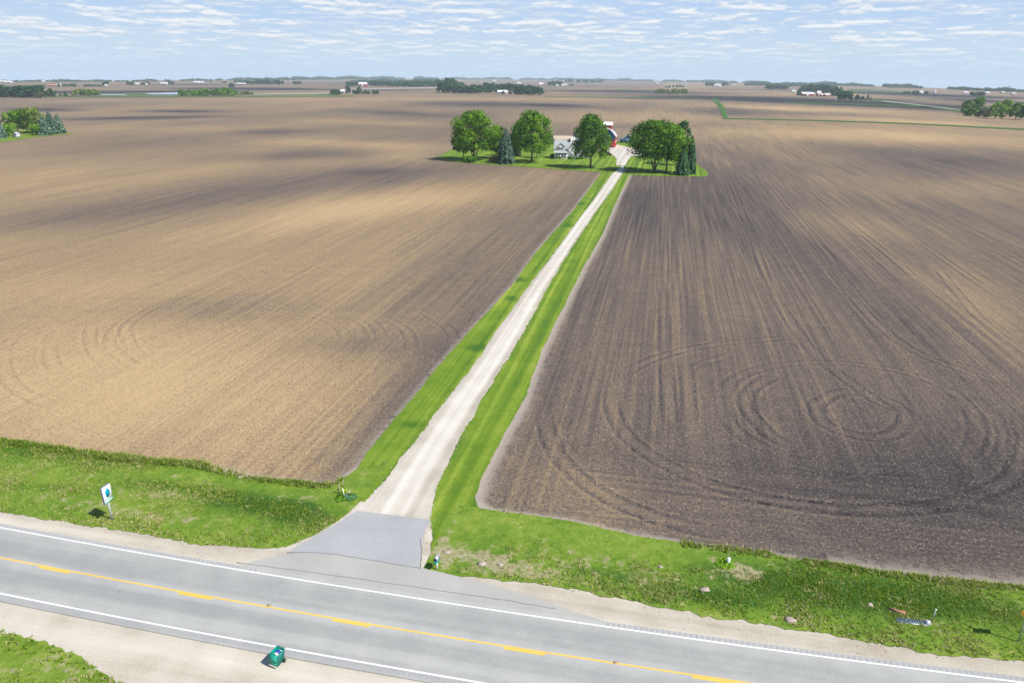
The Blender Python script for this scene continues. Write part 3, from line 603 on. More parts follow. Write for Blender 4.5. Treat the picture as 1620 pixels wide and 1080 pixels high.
# stones scattered on the gravel margins
def stones(name, label, P, smin, smax, mat):
    n = len(P); s_ = rng.uniform(smin, smax, n)[:, None, None]
    base = np.array([(-1, -1, 0), (1, -1, 0), (1, 1, 0), (-1, 1, 0), (-.6, -.6, .8), (.6, -.6, .8), (.6, .6, .8), (-.6, .6, .8)]) * .5
    V = base[None] * s_ * rng.uniform(.7, 1.2, (n, 8, 3)); a = rng.uniform(0, 6.28, n); c, d = np.cos(a)[:, None], np.sin(a)[:, None]
    V = np.stack([V[..., 0] * c - V[..., 1] * d, V[..., 0] * d + V[..., 1] * c, V[..., 2]], -1) + np.concatenate([P, np.full((n, 1), .03)], 1)[:, None]
    f = np.array([(4, 5, 6, 7), (0, 1, 5, 4), (1, 2, 6, 5), (2, 3, 7, 6), (3, 0, 4, 7)]); Q = (np.arange(n)[:, None, None] * 8 + f).reshape(-1, 4)
    tag(np_mesh(name, V.reshape(-1, 3), Q, mat), label, 'stones', kind='stuff')
k = 260; v = rng.uniform(-58, 60, k); ok = (v < v_in(440, 880)) | (v > v_in(800, 930)); v = v[ok]
fb = np.where(v < 0, botL(v), botR(v)); u = fb + rng.normal(-.2, .45, len(v)); P = xy(u, v)
uu_ = rng.uniform(uD0, uD0 + 120, 700); s_ = rng.random(700) < .5
P = np.concatenate([P, xy(uu_, np.where(s_, driveL(uu_), driveR(uu_)) + rng.normal(0, .25, 700))])
stones('gravel_stones', 'loose pale stones along the grass edges of the drive and shoulders', P, .04, .12, M['shoulder'])

def spill(label, pts, n, spread):
    P = np.array([at(*p)[:2] for p in pts]); i = rng.integers(0, len(P) - 1, n); t = rng.random(n)[:, None]; Q_ = P[i] * (1 - t) + P[i + 1] * t + rng.normal(0, spread, (n, 2))
    stones('gravel_stones', label, Q_, .03, .09, M['gravel'])
spill('loose gravel spilled onto the far edge of the apron', [(566, 809), (620, 816), (681, 823)], 420, .38); spill('loose gravel along the left edge of the apron', [(455, 874), (500, 848), (565, 808)], 260, .22); spill('loose gravel along the right edge of the apron', [(681, 823), (669, 852), (665, 898)], 220, .2)

# ------------------------------------------------------------------ trees
def leafy(lobes, per, size, up=.25):
    """leaf faces over the surfaces of lobes (cx,cy,cz,r,shade)"""
    Ps, Ns, Sh, Sz = [], [], [], []
    for (x, y, z, r, sh) in lobes:
        d = rng.normal(size=(per, 3)); d[:, 2] += up; d /= np.linalg.norm(d, axis=1)[:, None]
        rad = r * (1 - .35 * rng.random(per) ** 2) * (1 + .12 * rng.normal(size=per))
        Ps.append(np.array([x, y, z]) + d * rad[:, None] * np.array([1, 1, .85])); nn = d + rng.normal(size=(per, 3)) * .33; Ns.append(nn / np.linalg.norm(nn, axis=1)[:, None])
        Sh.append(np.clip(sh + rng.normal(0, .12, per), 0, 1)); Sz.append(size * rng.uniform(.6, 1.3, per))
    P = np.concatenate(Ps); V, Q = leaf_quads(P, np.concatenate(Ns), np.concatenate(Sz), .8)
    return V, Q, np.repeat(np.concatenate(Sh), 4)
def broad_lobes(w, h, z0, n, rmul=.2, oval=0.0):
    """lobes filling a round-topped crown w wide, from z0 to h"""
    L = []; ch = h - z0; ph = (random.uniform(0, 6), random.uniform(0, 6))
    for i in range(n):
        t = (i + .5) / n; z = z0 + ch * (.08 + .90 * t ** .9)
        prof = math.sin(math.pi * min(1, max(0, .20 + .77 * ((z - z0) / ch)))) ** .72
        prof *= 1 - oval * max(0, t - .35)
        a = i * 2.39996 + random.uniform(-.5, .5); rad = (1 + .16 * math.sin(2 * a + ph[0]) + .12 * math.sin(3 * a + ph[1] + 5 * t)) * w / 2 * prof * math.sqrt(random.uniform(.30, 1.0)) * random.uniform(.84, 1.02)
        r = w * rmul * .82 * random.uniform(.55, 1.25) * (.75 + .25 * prof)
        L.append((rad * math.cos(a), rad * math.sin(a), min(z * random.uniform(.94, 1.02), h - r * random.uniform(.5, .9)), r,   .5 + random.uniform(-.34, .34)))
    return L
def trunk_mesh(h, z0, w, rt, n_limb=6, lean=0.0):
    b = MB()
    for k in range(2 if n_limb > 8 else 0):
        a = k * 2.1 + .4; b.tube([(0, 0, -.2), (.09 * w * math.cos(a), .09 * w * math.sin(a), z0 * .8), (.2 * w * math.cos(a), .2 * w * math.sin(a), z0 + (h - z0) * .4)], [rt * .8, rt * .6, rt * .2], 7)
    b.tube([(0, 0, -.3), (lean * .3, 0, z0 * .5), (lean, 0, z0 * 1.0), (lean * 1.3, .1, z0 + (h - z0) * .45), (lean * 1.5, 0, h * .88)], [rt * 1.35, rt, rt * .85, rt * .5, rt * .12])
    for i in range(n_limb):
        a = i * 2.4 + random.random(); q = z0 * (.75 + .12 * (i % 4)); zt = z0 + (h - z0) * random.uniform(.3, .8); rr_ = w * random.uniform(.28, .42)
        b.tube([(lean * .7, 0, q), (lean + rr_ * .45 * math.cos(a), rr_ * .45 * math.sin(a), q + (zt - q) * .45), (lean + rr_ * math.cos(a), rr_ * math.sin(a), zt)], [rt * .5, rt * .36, rt * .1], 6)
    return b
def broad_tree(px, py, wpx, hpx, name='broadleaf_tree', label=None, mat='leaf', n=70, per=110, leaf=.55, z0f=.28, cat='tree', group=None, off=0.0, limbs=6, rz=None, parts=True, rmul=.2, crown_dx=0.0, oval=0.0):
    b = at(px, py); k = b[1] * FW[1] + (0 - H) * FW[2]; w_, h_ = wpx * k / F, hpx * k / F / math.cos(math.atan2(H, b[1]))
    o = empty(name, (b[0], b[1], float(ground_z(b[0], b[1]))), 0, label, cat, group)
    L = broad_lobes(w_, h_, h_ * z0f * .82, n, rmul, oval); L = [(x + crown_dx * w_ * (z / h_), y, z, r, s) for x, y, z, r, s in L]
    V, Q, sh = leafy(L, per, leaf); np_mesh('crown', V, Q, M[mat], o, {'shade': sh})
    trunk_mesh(h_, h_ * z0f, w_, max(.12, h_ * .018), limbs).build('trunk', M['bark'], o, True)
    return o
def conifer_arrays(h, w, n, leaf, skirt=.04):
    t = rng.random(n) ** .75; z = h * (skirt + (1 - skirt) * (1 - t)) ; z = h * (1 - t * (1 - skirt))
    whorl = np.floor(t * h / .9); ft = (t * h / .9) % 1
    a = (rng.integers(0, 9, n) / 9 * 2 * np.pi + whorl * .7 + rng.normal(0, .13, n)); tip = .75 + .35 * vnoise(a * 2.2 + 3, whorl * .9, 5)
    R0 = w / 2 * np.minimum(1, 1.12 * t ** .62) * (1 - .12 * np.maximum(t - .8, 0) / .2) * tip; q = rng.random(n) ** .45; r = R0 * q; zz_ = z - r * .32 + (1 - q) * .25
    P = np.stack([r * np.cos(a), r * np.sin(a), np.maximum(zz_, .15)], -1)
    Nn = np.stack([np.cos(a) * .45, np.sin(a) * .45, np.full(n, .85)], -1) + rng.normal(size=(n, 3)) * .38; Nn /= np.linalg.norm(Nn, axis=1)[:, None]
    V, Q = leaf_quads(P, Nn, leaf * rng.uniform(.6, 1.3, n) * (.5 + .6 * t), .7)
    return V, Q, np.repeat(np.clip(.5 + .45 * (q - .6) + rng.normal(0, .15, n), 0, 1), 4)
def spruce(px, py, wpx, hpx, label, mat='spruce_b', n=5200, leaf=.62, group=None, name='spruce_tree', skirt=.04):
    b = at(px, py); k = b[1] * FW[1] + (0 - H) * FW[2]; w_, h_ = wpx * k / F, hpx * k / F / math.cos(math.atan2(H, b[1]))
    o = empty(name, (b[0], b[1], float(ground_z(b[0], b[1]))), 0, label, 'tree', group)
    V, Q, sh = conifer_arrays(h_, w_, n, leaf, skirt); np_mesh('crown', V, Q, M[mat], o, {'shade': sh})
    MB().tube([(0, 0, -.2), (0, 0, h_ * .5), (0, 0, h_ * .97)], [h_ * .016, h_ * .009, .02]).build('trunk', M['bark'], o, True)
    return o
def shrub(px, py, wpx, hpx, label, mat='leaf', n=10, per=90, leaf=.4, group=None):
    b = at(px, py); k = b[1] * FW[1] + (0 - H) * FW[2]; w_, h_ = wpx * k / F, hpx * k / F
    L = [(random.uniform(-.32, .32) * w_, random.uniform(-.25, .25) * w_, h_ * random.uniform(.25, .68), h_ * random.uniform(.28, .42), random.uniform(.3, .7)) for _ in range(n)]
    V, Q, sh = leafy(L, per, leaf); o = np_mesh('shrub', V, Q, M[mat], None, {'shade': sh}); o.location = (b[0], b[1], float(ground_z(b[0], b[1]))); tag(o, label, 'shrub', group); return o

broad_tree(750, 254, 66, 74, label='largest round maple at the left end of the farmyard, several stems', n=95, per=120, z0f=.24, limbs=9, crown_dx=-.02)
broad_tree(733, 251, 34, 42, label='small dark tree under the left side of the big farmyard maple', n=36, per=100, z0f=.26, mat='leaf')
broad_tree(785, 251, 34, 50, label='medium green tree between the big maple and the blue spruce', n=40, per=100, z0f=.2)
shrub(784, 256, 20, 13, 'reddish brown bush on the lawn left of the blue spruce', 'leaf_b')
shrub(742, 257, 32, 11, 'low dark green bush at the foot of the big maple', 'leaf', 14)
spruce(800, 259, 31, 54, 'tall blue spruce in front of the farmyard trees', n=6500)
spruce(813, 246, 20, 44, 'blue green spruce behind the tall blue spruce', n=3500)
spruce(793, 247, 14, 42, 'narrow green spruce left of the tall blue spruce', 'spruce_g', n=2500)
broad_tree(823, 248, 30, 50, label='dark green tree partly behind the second maple', n=36, per=100, z0f=.2)
broad_tree(841, 257, 60, 76, label='big bright green maple between the blue spruce and the house', n=85, per=120, z0f=.27, limbs=8)
broad_tree(849, 250, 20, 26, label='little tree behind the trunk of the bright green maple', n=14, per=80, z0f=.3)
broad_tree(934, 266, 60, 81, label='oval maple standing in front of the white farmhouse', n=88, per=120, z0f=.22, limbs=8, oval=.75, crown_dx=-.05)
broad_tree(1035, 272, 78, 76, label='broad spreading tree right of the drive, holding the left end of the hammock', n=110, per=120, z0f=.30, limbs=9, crown_dx=-.04)
broad_tree(1054, 273, 58, 72, label='spreading tree right of the drive, holding the right end of the hammock', n=80, per=120, z0f=.30, limbs=8, crown_dx=.06)
broad_tree(1076, 262, 32, 68, name='pine_tree', label='ragged dark pine rising behind the spreading trees', mat='spruce_g', n=34, per=90, z0f=.2, rmul=.17)
spruce(1079, 277, 26, 40, 'dark bushy spruce at the right end of the yard trees', 'spruce_g', n=5000)
spruce(1091, 275, 21, 57, 'slender pointed spruce at the far right of the yard', 'spruce_g', n=5500)
for (x, y, w_, h_, lb) in [(884, 252, 10, 4, 'low bush by the left front corner of the white house'), (903, 252, 12, 4, 'low bush under the front gable of the white house'), (917, 252, 13, 6, 'dark bush beside the right part of the white house'), (962, 246, 12, 6, 'rust tinged bush at the bend of the yard gravel')]:
    shrub(x, y, w_, h_, lb, 'leaf' if x != 962 else 'leaf_b', 8, 60)
shrub(873, 250, 8, 8, 'dark shrub at the left side wall of the white house', 'leaf', 6, 60)

# farm at the left edge of the picture
spruce(-1, 219, 26, 38, 'blue spruce cut by the left edge of the picture', n=3000, leaf=.9)
shrub(11, 216, 22, 22, 'round dark shrub next to the spruce at the left edge', 'leaf', 12, 90, .7)
broad_tree(29, 210, 34, 34, label='dark green tree left of the pair in the left yard', n=30, per=90, leaf=.8, z0f=.2)
broad_tree(43, 210, 26, 35, label='bright green tree in the middle of the left yard', n=26, per=90, leaf=.8, z0f=.18)
broad_tree(57, 211, 34, 38, label='tall yellow green tree in the left yard', mat='leaf_y', n=30, per=90, leaf=.8, z0f=.1)
shrub(63, 214, 26, 21, 'low round green bush before the spruces of the left yard', 'leaf', 12, 100, .7)
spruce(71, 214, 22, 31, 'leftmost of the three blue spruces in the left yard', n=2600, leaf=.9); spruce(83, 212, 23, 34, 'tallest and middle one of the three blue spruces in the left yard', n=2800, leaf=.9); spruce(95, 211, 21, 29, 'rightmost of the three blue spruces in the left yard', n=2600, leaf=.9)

# grove at the right edge
for (x, y, w_, h_, m_, lb) in [(1545, 181, 26, 26, 'leaf', 'tallest dark tree at the left end of the right edge grove'), (1530, 179, 18, 19, 'leaf', 'outermost left tree of the grove at the right edge'), (1535, 184, 20, 11, 'leaf', 'short bushy tree in front of the tall one in the right grove'),
        (1556, 186, 18, 13, 'leaf_b', 'brownish bushy tree in the right edge grove'), (1574, 188, 24, 24, 'leaf', 'round mid green tree in the middle of the right grove'), (1590, 184, 28, 24, 'leaf', 'dark tree behind the middle of the right grove'), (1606, 189, 22, 25, 'leaf', 'lighter round tree near the right picture edge'),
        (1622, 190, 20, 22, 'leaf', 'tree cut by the right picture edge'), (1628, 182, 26, 22, 'leaf', 'far tree cut by the right picture edge')]:
    broad_tree(x, y, w_, h_, label=lb, mat=m_, n=22, per=80, leaf=1.1, z0f=.08, limbs=3)

# distant trees: shared meshes, one object (with crown and trunk) each
def far_proto(kind, seed):
    random.seed(seed)
    if kind == 'c': V, Q, sh = conifer_arrays(14, 8, 420, 1.6)
    else:
        L = broad_lobes(13, 14, 1.2, 16, .24); V, Q, sh = leafy(L, 34, 1.9)
    cr = np_mesh('crown', V, Q, M['leaf'], None, {'shade': sh}); tk = MB().tube([(0, 0, -.3), (0, 0, 9)], [.4, .15], 5).build('trunk', M['bark'])
    a, b = cr.data, tk.data; bpy.data.objects.remove(cr); bpy.data.objects.remove(tk); return a, b
PROTO = {(k, i): far_proto(k, 50 + i) for k in 'bc' for i in range(4)}
PM = {}
def proto_mesh(kind, i, mat):
    if (kind, i, mat) not in PM:
        me = PROTO[kind, i][0].copy(); me.materials.clear(); me.materials.append(M[mat]); PM[kind, i, mat] = me
    return PM[kind, i, mat], PROTO[kind, i][1]
rf = random.Random(3)
def far_tree(px, py, wpx, hpx, label, group, kind='b', mat='leaf_far'):
    b = at(px, py); k = b[1] * FW[1] + (0 - H) * FW[2]; me, tk = proto_mesh(kind, rf.randrange(4), mat)
    o = empty('broadleaf_tree' if kind == 'b' else 'conifer_tree', (b[0], b[1], float(ground_z(b[0], b[1]))), rf.uniform(0, 6.28), label, 'tree', group)
    o.scale = (wpx * k / F / (13 if kind == 'b' else 8),) * 2 + (hpx * k / F / 14,)
    for nm, d in (('crown', me), ('trunk', tk)):
        c = bpy.data.objects.new(nm, d); C.objects.link(c); c.parent = o
def row(x0, y0, x1, y1, n, h0, h1, label, group, kind='b', mat='leaf_far', wr=1.15, jx=.3):
    for i in range(n):
        t = (i + .5) / n; h = rf.uniform(h0, h1); jt = t + rf.uniform(-jx, jx) / n
        lb = label
        far_tree(x0 + (x1 - x0) * jt, y0 + (y1 - y0) * jt + rf.uniform(-.35, .35), h * wr * rf.uniform(.85, 1.25), h, lb, group, kind, mat)
row(-4, 153.6, 68, 154.5, 11, 13, 18, 'broad tree in the thick left edge grove beyond the first yard', 'grove at the left edge')
far_tree(65, 155, 15, 9, 'low brownish tree at the right end of the left edge grove', None, 'b', 'leaf_b'); far_tree(82, 154, 12, 13, 'single pale green tree right of the left edge grove', None)
far_tree(96, 153, 5, 6, 'shorter of two dark conifers right of the left edge grove', None, 'c', 'spruce_g'); far_tree(104, 153, 8, 9, 'taller of two dark conifers right of the left edge grove', None, 'c', 'spruce_g')
row(118, 151.5, 158, 151.2, 7, 7.5, 9.5, 'yellow green willow in the short row left of the pond', 'yellow green row', 'b', 'leaf_y')
row(284, 152.3, 376, 151.2, 15, 8, 11.5, 'green tree in the long row behind the pond', 'long green row', 'b', 'leaf')
row(378, 150, 402, 149.5, 4, 4, 6, 'small pale tree at the thin right end of the long row', 'thin row end', 'b', 'leaf_y')
row(524, 151, 538, 150.5, 3, 7, 9, 'dark tree at the left end of the white roofed farm', 'left of the white roofed farm'); far_tree(551, 148.5, 9, 11, 'tall green tree above the white roofed farm', None); far_tree(568.5, 149.5, 8, 11, 'upright green tree right of the white roofed farm', None)
row(558, 149.8, 600, 149.6, 7, 4, 6.5, 'small tree in the right part of the white roofed farm', 'right of the white roofed farm')
row(697, 147, 722, 147.5, 5, 17, 22, 'tall poplar at the left end of the middle distance wood', 'tall end of the middle wood', wr=.9)
row(722, 148, 762, 148, 8, 9, 14, 'tree in the sloping part of the middle distance wood', 'sloping part of the middle wood')
row(765, 146.5, 812, 146.5, 9, 11, 15, 'tree behind the two white houses of the middle wood', 'behind the middle houses')
row(815, 149.5, 846, 151, 5, 11, 15, 'tree at the right part of the middle distance wood', 'right part of the middle wood'); far_tree(852, 151.5, 13, 13, 'round tree at the right end of the middle wood', None); far_tree(796, 149.5, 4.5, 5, 'little round tree before the white house of the middle wood', None); far_tree(807, 149.7, 4.5, 4, 'dark small bush right of the middle white house', None)
far_tree(730, 140, 13, 9, 'dark blue green tree peeking over the middle wood', None)
row(1037, 149, 1088, 149.3, 13, 6, 8, 'thin upright tree in the isolated pale row', 'isolated pale row', 'b', 'leaf_y', .7)
row(1210, 141.5, 1246, 142, 7, 6, 8.5, 'tree in the short wood left of the red farm', 'short wood'); far_tree(1263.5, 151, 9, 12, 'dark pointed tree at the left end of the red farm', None, 'c', 'spruce_g')
row(1268, 145, 1318, 148, 12, 8, 12, 'tree in the windbreak behind the red farm', 'red farm windbreak'); row(1318, 151, 1330, 152, 3, 12, 15, 'ragged tall tree right of the red farm', 'ragged trees', 'c', 'spruce_g')
row(1327, 157.5, 1342, 157.5, 4, 9, 13, 'dark tree in the clump before the red farm', 'clump before the red farm'); far_tree(1347, 159, 5, 5, 'small bush right of the clump', None)
far_tree(1355.5, 158.5, 8, 7.5, 'larger round tree in the line right of the red farm', None); far_tree(1364, 158.5, 6.5, 5.5, 'smaller round tree in the line right of the red farm', None); far_tree(1372.5, 158.3, 6, 9, 'pointed conifer in the line right of the red farm', None, 'c', 'spruce_g'); far_tree(1378, 158, 3.5, 4.5, 'last little conifer in the line right of the red farm', None, 'c', 'spruce_g')
far_tree(1431.5, 149, 5, 4, 'left one of two round trees by the silo farm', None); far_tree(1437, 149, 4.5, 4.5, 'right one of two round trees by the silo farm', None); row(1444, 149.3, 1453, 149, 3, 3.5, 5.5, 'tree left of the silo farm house', 'silo farm trees'); far_tree(1465, 149.8, 6, 5, 'round tree between house and silo', None)
row(1535, 151.8, 1556, 152, 7, 4.5, 6.5, 'tree in the dark clump on the far right', 'dark far right clump')
row(92, 137.3, 118, 137.5, 5, 3, 6, 'blue tree at the long red and white farm', 'long farm trees'); row(132, 137.3, 160, 137.3, 8, 2.6, 3.6, 'small tree in the hedge of the far left farm', 'far left hedge'); far_tree(164, 136.5, 5, 5.5, 'middle sized tree at the end of the far left hedge', None); far_tree(169, 136, 7, 7.5, 'tallest tree at the end of the far left hedge', None)
row(202, 135, 213, 135, 3, 4.5, 5.5, 'dark blue tree of the farm left of the pond', 'pond farm left'); row(225, 135, 237, 134.5, 3, 3.5, 6, 'blue tree among the houses above the pond', 'pond farm right'); row(265, 133.5, 274, 133.5, 2, 4, 5, 'blue tree right of the far white sheds', 'far shed trees')
far_tree(334, 131, 3, 3.4, 'lone tiny tree in the far left fields', None); row(350, 131.5, 358, 131.5, 3, 2, 2.8, 'tiny far tree right of the lone tree', 'tiny trio'); far_tree(367, 139, 9, 6.5, 'rounded tree above the long green row', None)
row(372, 131, 386, 131, 4, 3, 3.6, 'blue tree over the far orange roof', 'over the orange roof'); row(388, 134, 448, 134, 14, 5, 7.5, 'tree in the far wood left of centre', 'far wood left of centre'); row(464, 134, 476, 133.5, 3, 4.5, 5.5, 'tree of the small clump right of the far wood', 'small clump')
row(550, 137, 566, 137, 4, 6, 9, 'tree left of the far red barn', 'left of far red barn'); row(586, 136, 640, 138, 12, 6, 9, 'tree right of the far red barn', 'right of far red barn'); row(640, 138, 698, 137.5, 11, 7, 10, 'tree in the far belt before the poplars', 'far belt')
row(868, 136, 888, 136, 5, 6, 8, 'tree behind the small white bins', 'behind white bins'); row(900, 136.2, 908, 136.2, 3, 2.4, 3, 'tiny tree right of the small white bins', 'right of white bins')
row(892, 131, 955, 131.5, 11, 3.5, 5.5, 'tree in the far hedge above the bins', 'far hedge'); row(1049, 139, 1086, 138.5, 6, 3, 4.5, 'tree at the far sheds above the pale row', 'far shed row')
row(1116, 136.5, 1130, 136.5, 4, 4.5, 6, 'tree left of the long pale shed', 'left of pale shed'); row(1143, 136.5, 1150, 136.5, 2, 5, 6, 'tree right of the long pale shed', 'right of pale shed'); row(1174, 135, 1184, 135.5, 2, 2.6, 3, 'tiny pair of trees on the far right fields', 'tiny pair')

# woods on the horizon, one mass per stretch
def woods(label, x0, x1, hpx, dens, dy, seed, mat='leaf_far'):
    random.seed(seed); L = []
    n = int((x1 - x0) * dens * 1.7); hpx = hpx * 1.15
    for i in range(n):
        x = random.uniform(x0, x1); g = fbm(np.array([x / 17.]), np.array([seed * 1.0]), seed)[0]
        if g < .33: continue
        ys = np.interp(x, [s_[0] for s_ in SKY], [s_[1] for s_ in SKY]); b = at(x, ys + dy + random.uniform(0, 1.0)); k = b[1] / F
        h = hpx * k * (.35 + 1.1 * (g - .3)) * random.uniform(.6, 1.3); z = float(ground_z(b[0], b[1]))
        for j in range(3): L.append((b[0] + random.uniform(-.8, .8) * h, b[1] + random.uniform(-.4, .4) * h, z + h * random.uniform(.35, .7), h * random.uniform(.3, .5), random.uniform(.25, .75)))
    if not L: return
    sz = float(np.mean([l[3] for l in L])) * .75
    V, Q, sh = leafy(L, 14, sz); tag(np_mesh('woods', V, Q, M[mat], None, {'shade': sh}), label, 'woods', kind='stuff')
woods('thin broken belt of far trees on the left horizon', -20, 200, 3.4, .8, .6, 1); woods('far trees along the horizon left of centre', 200, 420, 3.6, .8, .4, 2); woods('denser far woods on the horizon left of the farmhouse', 395, 700, 4.6, 1.5, .5, 3)
woods('low far woods on the middle horizon', 690, 870, 3.2, 1.0, .3, 4); woods('far woods on the horizon behind the farm', 860, 1110, 4.0, 1.2, .4, 5); woods('far blue woods on the horizon right of centre', 1100, 1420, 5.0, 1.5, .6, 6); woods('continuous far woods on the right horizon', 1400, 1640, 5.4, 1.9, .6, 7)
woods('second band of far trees left of the farmhouse', 560, 700, 6.0, 1.0, 6.0, 8); woods('second band of far trees on the right', 1180, 1320, 4.5, 1.0, 4.0, 9)

# ------------------------------------------------------------------ distant farm buildings
def far_house(px, py, wpx, hpx, name, label, wall='far_white', roof='far_roof', depth=9.0, rz=0.0, group=None, roof_share=.45, cat='building'):
    b = at(px, py); k = b[1] * FW[1] + (0 - H) * FW[2]; w_, h_ = wpx * k / F, hpx * k / F
    o = empty(name, (b[0], b[1] + depth / 2, float(ground_z(b[0], b[1]))), rz, label, cat, group)
    he = h_ * (1 - roof_share); d = depth / 2
    MB().prism([(-d, 0), (d, 0), (d, he), (0, h_ * .985), (-d, he)], -w_ / 2, w_ / 2, Matrix.Rotation(R(90), 4, 'Z')).build('wall', M[wall], o)
    e = .4; r = MB(); ov = d + .5; zt = he - .5 * (h_ - he) / d
    for s_ in (-1, 1):
        r.add([(-w_ / 2 - e, s_ * ov, zt + .05), (w_ / 2 + e, s_ * ov, zt + .05), (w_ / 2 + e, 0, h_ + .05), (-w_ / 2 - e, 0, h_ + .05), (-w_ / 2 - e, s_ * ov, zt + .3), (w_ / 2 + e, s_ * ov, zt + .3), (w_ / 2 + e, 0, h_ + .3), (-w_ / 2 - e, 0, h_ + .3)],
              [(0, 1, 2, 3), (4, 5, 6, 7), (0, 1, 5, 4), (0, 3, 7, 4), (1, 2, 6, 5)])
    r.build('roof', M[roof], o)
    dd = MB().box(-.15 * w_, .02 * w_, -d - .12, -d - .002, 0, he * .75).build('door', M['glass'] if wall != 'far_red' else M['trim'], o)
    return o
for args in [(5, 131, 12, 3, 'shed', 'white shed at the left end of the horizon', 'far_white', 'far_roof'), (14, 131.5, 9, 2.6, 'shed', 'pale long roof right of the leftmost shed', 'far_white', 'far_metal'), (68, 130.5, 5, 2.4, 'farmhouse', 'tiny white house under dark horizon trees', 'far_white', 'far_roof'),
             (82, 137, 12, 3, 'barn', 'long low reddish shed on the far left', 'brick', 'brick'), (93, 136.5, 8, 3, 'barn', 'white barn right of the reddish shed', 'far_white', 'far_metal'), (135, 128.5, 8, 2, 'shed', 'pale roof on the left horizon', 'far_white', 'far_metal'), (167, 136.8, 4, 2.6, 'shed', 'white shed before the tallest tree of the left hedge', 'far_white', 'far_metal'),
             (216, 134.6, 6, 3, 'farmhouse', 'left white house of the farm above the pond', 'far_white', 'far_roof'), (229, 135, 7, 3, 'farmhouse', 'right white house of the farm above the pond', 'far_white', 'far_metal'), (259, 134, 11, 3, 'shed', 'white sheds group further right above the pond', 'far_white', 'far_metal'), (311, 132.3, 10, 3.2, 'barn', 'left one of the white barns near the mast', 'far_white', 'far_metal'), (319, 132, 6, 3, 'barn', 'right one of the white barns near the mast', 'far_white', 'far_metal'),
             (382, 134.5, 14, 2.8, 'shed', 'long shed with orange tinted wall', 'brick', 'far_metal'), (429, 131, 8, 2.6, 'shed', 'white shed inside the far wood', 'far_white', 'far_metal'), (543, 148, 10, 5.5, 'farmhouse', 'white roofed farmhouse in the small clump', 'far_white', 'far_metal', 10), (574, 137.3, 13, 6.5, 'barn', 'far red barn with white roof', 'far_red', 'far_metal', 12), (587, 136, 4, 3.5, 'shed', 'small pink shed right of the far red barn', 'brick', 'far_metal'),
             (656, 137.4, 2.5, 2.4, 'shed', 'tiny white hut left of the long white shed', 'far_white', 'far_metal'), (663, 137.6, 10, 2.8, 'shed', 'long white shed before the far belt', 'far_white', 'far_metal'), (674, 137.6, 9, 3.4, 'shed', 'pinkish shed right of the long white shed', 'brick', 'far_roof'), (692, 128.6, 5, 2.2, 'shed', 'white building on the horizon above the poplars', 'far_white', 'far_metal'),
             (770, 146.5, 9, 5, 'farmhouse', 'white house with dark blue roof in the middle wood', 'far_white', 'far_navy', 9), (795, 148.8, 16, 5.5, 'farmhouse', 'wide white house in the middle wood', 'far_white', 'far_roof', 9), (782, 129.4, 5, 2.2, 'shed', 'tiny white building on the horizon above the middle wood', 'far_white', 'far_metal'), (821, 134.5, 5.5, 4, 'barn', 'grey barn with bright roof above the wood', 'far_roof', 'far_metal'), (856, 136.5, 7, 5, 'barn', 'red barn with white roof right of the wood', 'far_red', 'far_metal'),
             (895, 136.2, 3, 3.6, 'shed', 'tall white shed beside the bins', 'far_white', 'far_metal'), (1040, 133, 5, 2.2, 'shed', 'white shed on the far right plain', 'far_white', 'far_metal'), (1059, 138.6, 6, 2.2, 'shed', 'low pinkish shed above the pale row', 'brick', 'far_metal'), (1079, 138, 9, 3.2, 'shed', 'low pale shed above the pale row', 'far_roof', 'far_metal'), (1135.5, 137.4, 11, 3.2, 'shed', 'long pale shed among blue trees', 'far_white', 'far_metal'), (1161, 135.2, 3, 1.8, 'shed', 'tiny white hut on the right plain', 'far_white', 'far_metal'),
             (1256, 146.6, 6, 3.4, 'shed', 'small white shed left of the red farm', 'far_white', 'far_metal'), (1278.5, 152, 19, 5.5, 'barn', 'long red and white barn of the red farm', 'far_red', 'far_metal', 12), (1295.5, 152.6, 6, 8, 'barn', 'tall narrow red barn of the red farm', 'far_red', 'far_metal', 8), (1300.5, 152.6, 4, 4, 'shed', 'white lean-to at the tall red barn', 'far_white', 'far_metal'), (1309, 152.8, 8, 4.4, 'barn', 'small red barn at the right of the red farm', 'far_red', 'far_metal'),
             (1457, 148.5, 7, 4, 'farmhouse', 'cream house of the silo farm', 'far_white', 'far_roof'), (1529, 148.6, 6, 3.2, 'shed', 'white sheds of the far right village, left', 'far_white', 'far_metal'), (1563, 149.3, 6, 3.4, 'shed', 'white gabled shed right of the dark clump', 'far_white', 'far_metal'), (1587, 147.6, 4, 2.6, 'shed', 'white box shed on the right horizon', 'far_white', 'far_metal'), (1604, 149.6, 5, 2.4, 'shed', 'last white shed before the right picture edge', 'far_white', 'far_metal')]:
    far_house(*args)
def silo(px, py, wpx, hpx, label, mat, dome='metalroof'):
    b = at(px, py); k = b[1] / F; r = wpx * k / 2; h = hpx * k; o = empty('silo', (b[0], b[1], float(ground_z(b[0], b[1]))), 0, label, 'silo')
    MB().tube([(0, 0, 0), (0, 0, h * .82)], r, 14).build('wall', M[mat], o, False); MB().tube([(0, 0, h * .82 + .02), (0, 0, h * .93), (0, 0, h)], [r * 1.04, r * .75, r * .08], 14).build('roof', M[dome], o, True)
silo(1478, 150.5, 3.4, 7, 'grey silo with a pale stripe on the right plain', 'far_roof'); silo(881, 136.6, 5, 2.6, 'left one of two squat white grain bins', 'far_white'); silo(889.5, 136.6, 5.5, 2.8, 'right one of two squat white grain bins', 'far_white'); silo(1524, 148.6, 2.2, 3.2, 'white silo of the far right village', 'far_white')
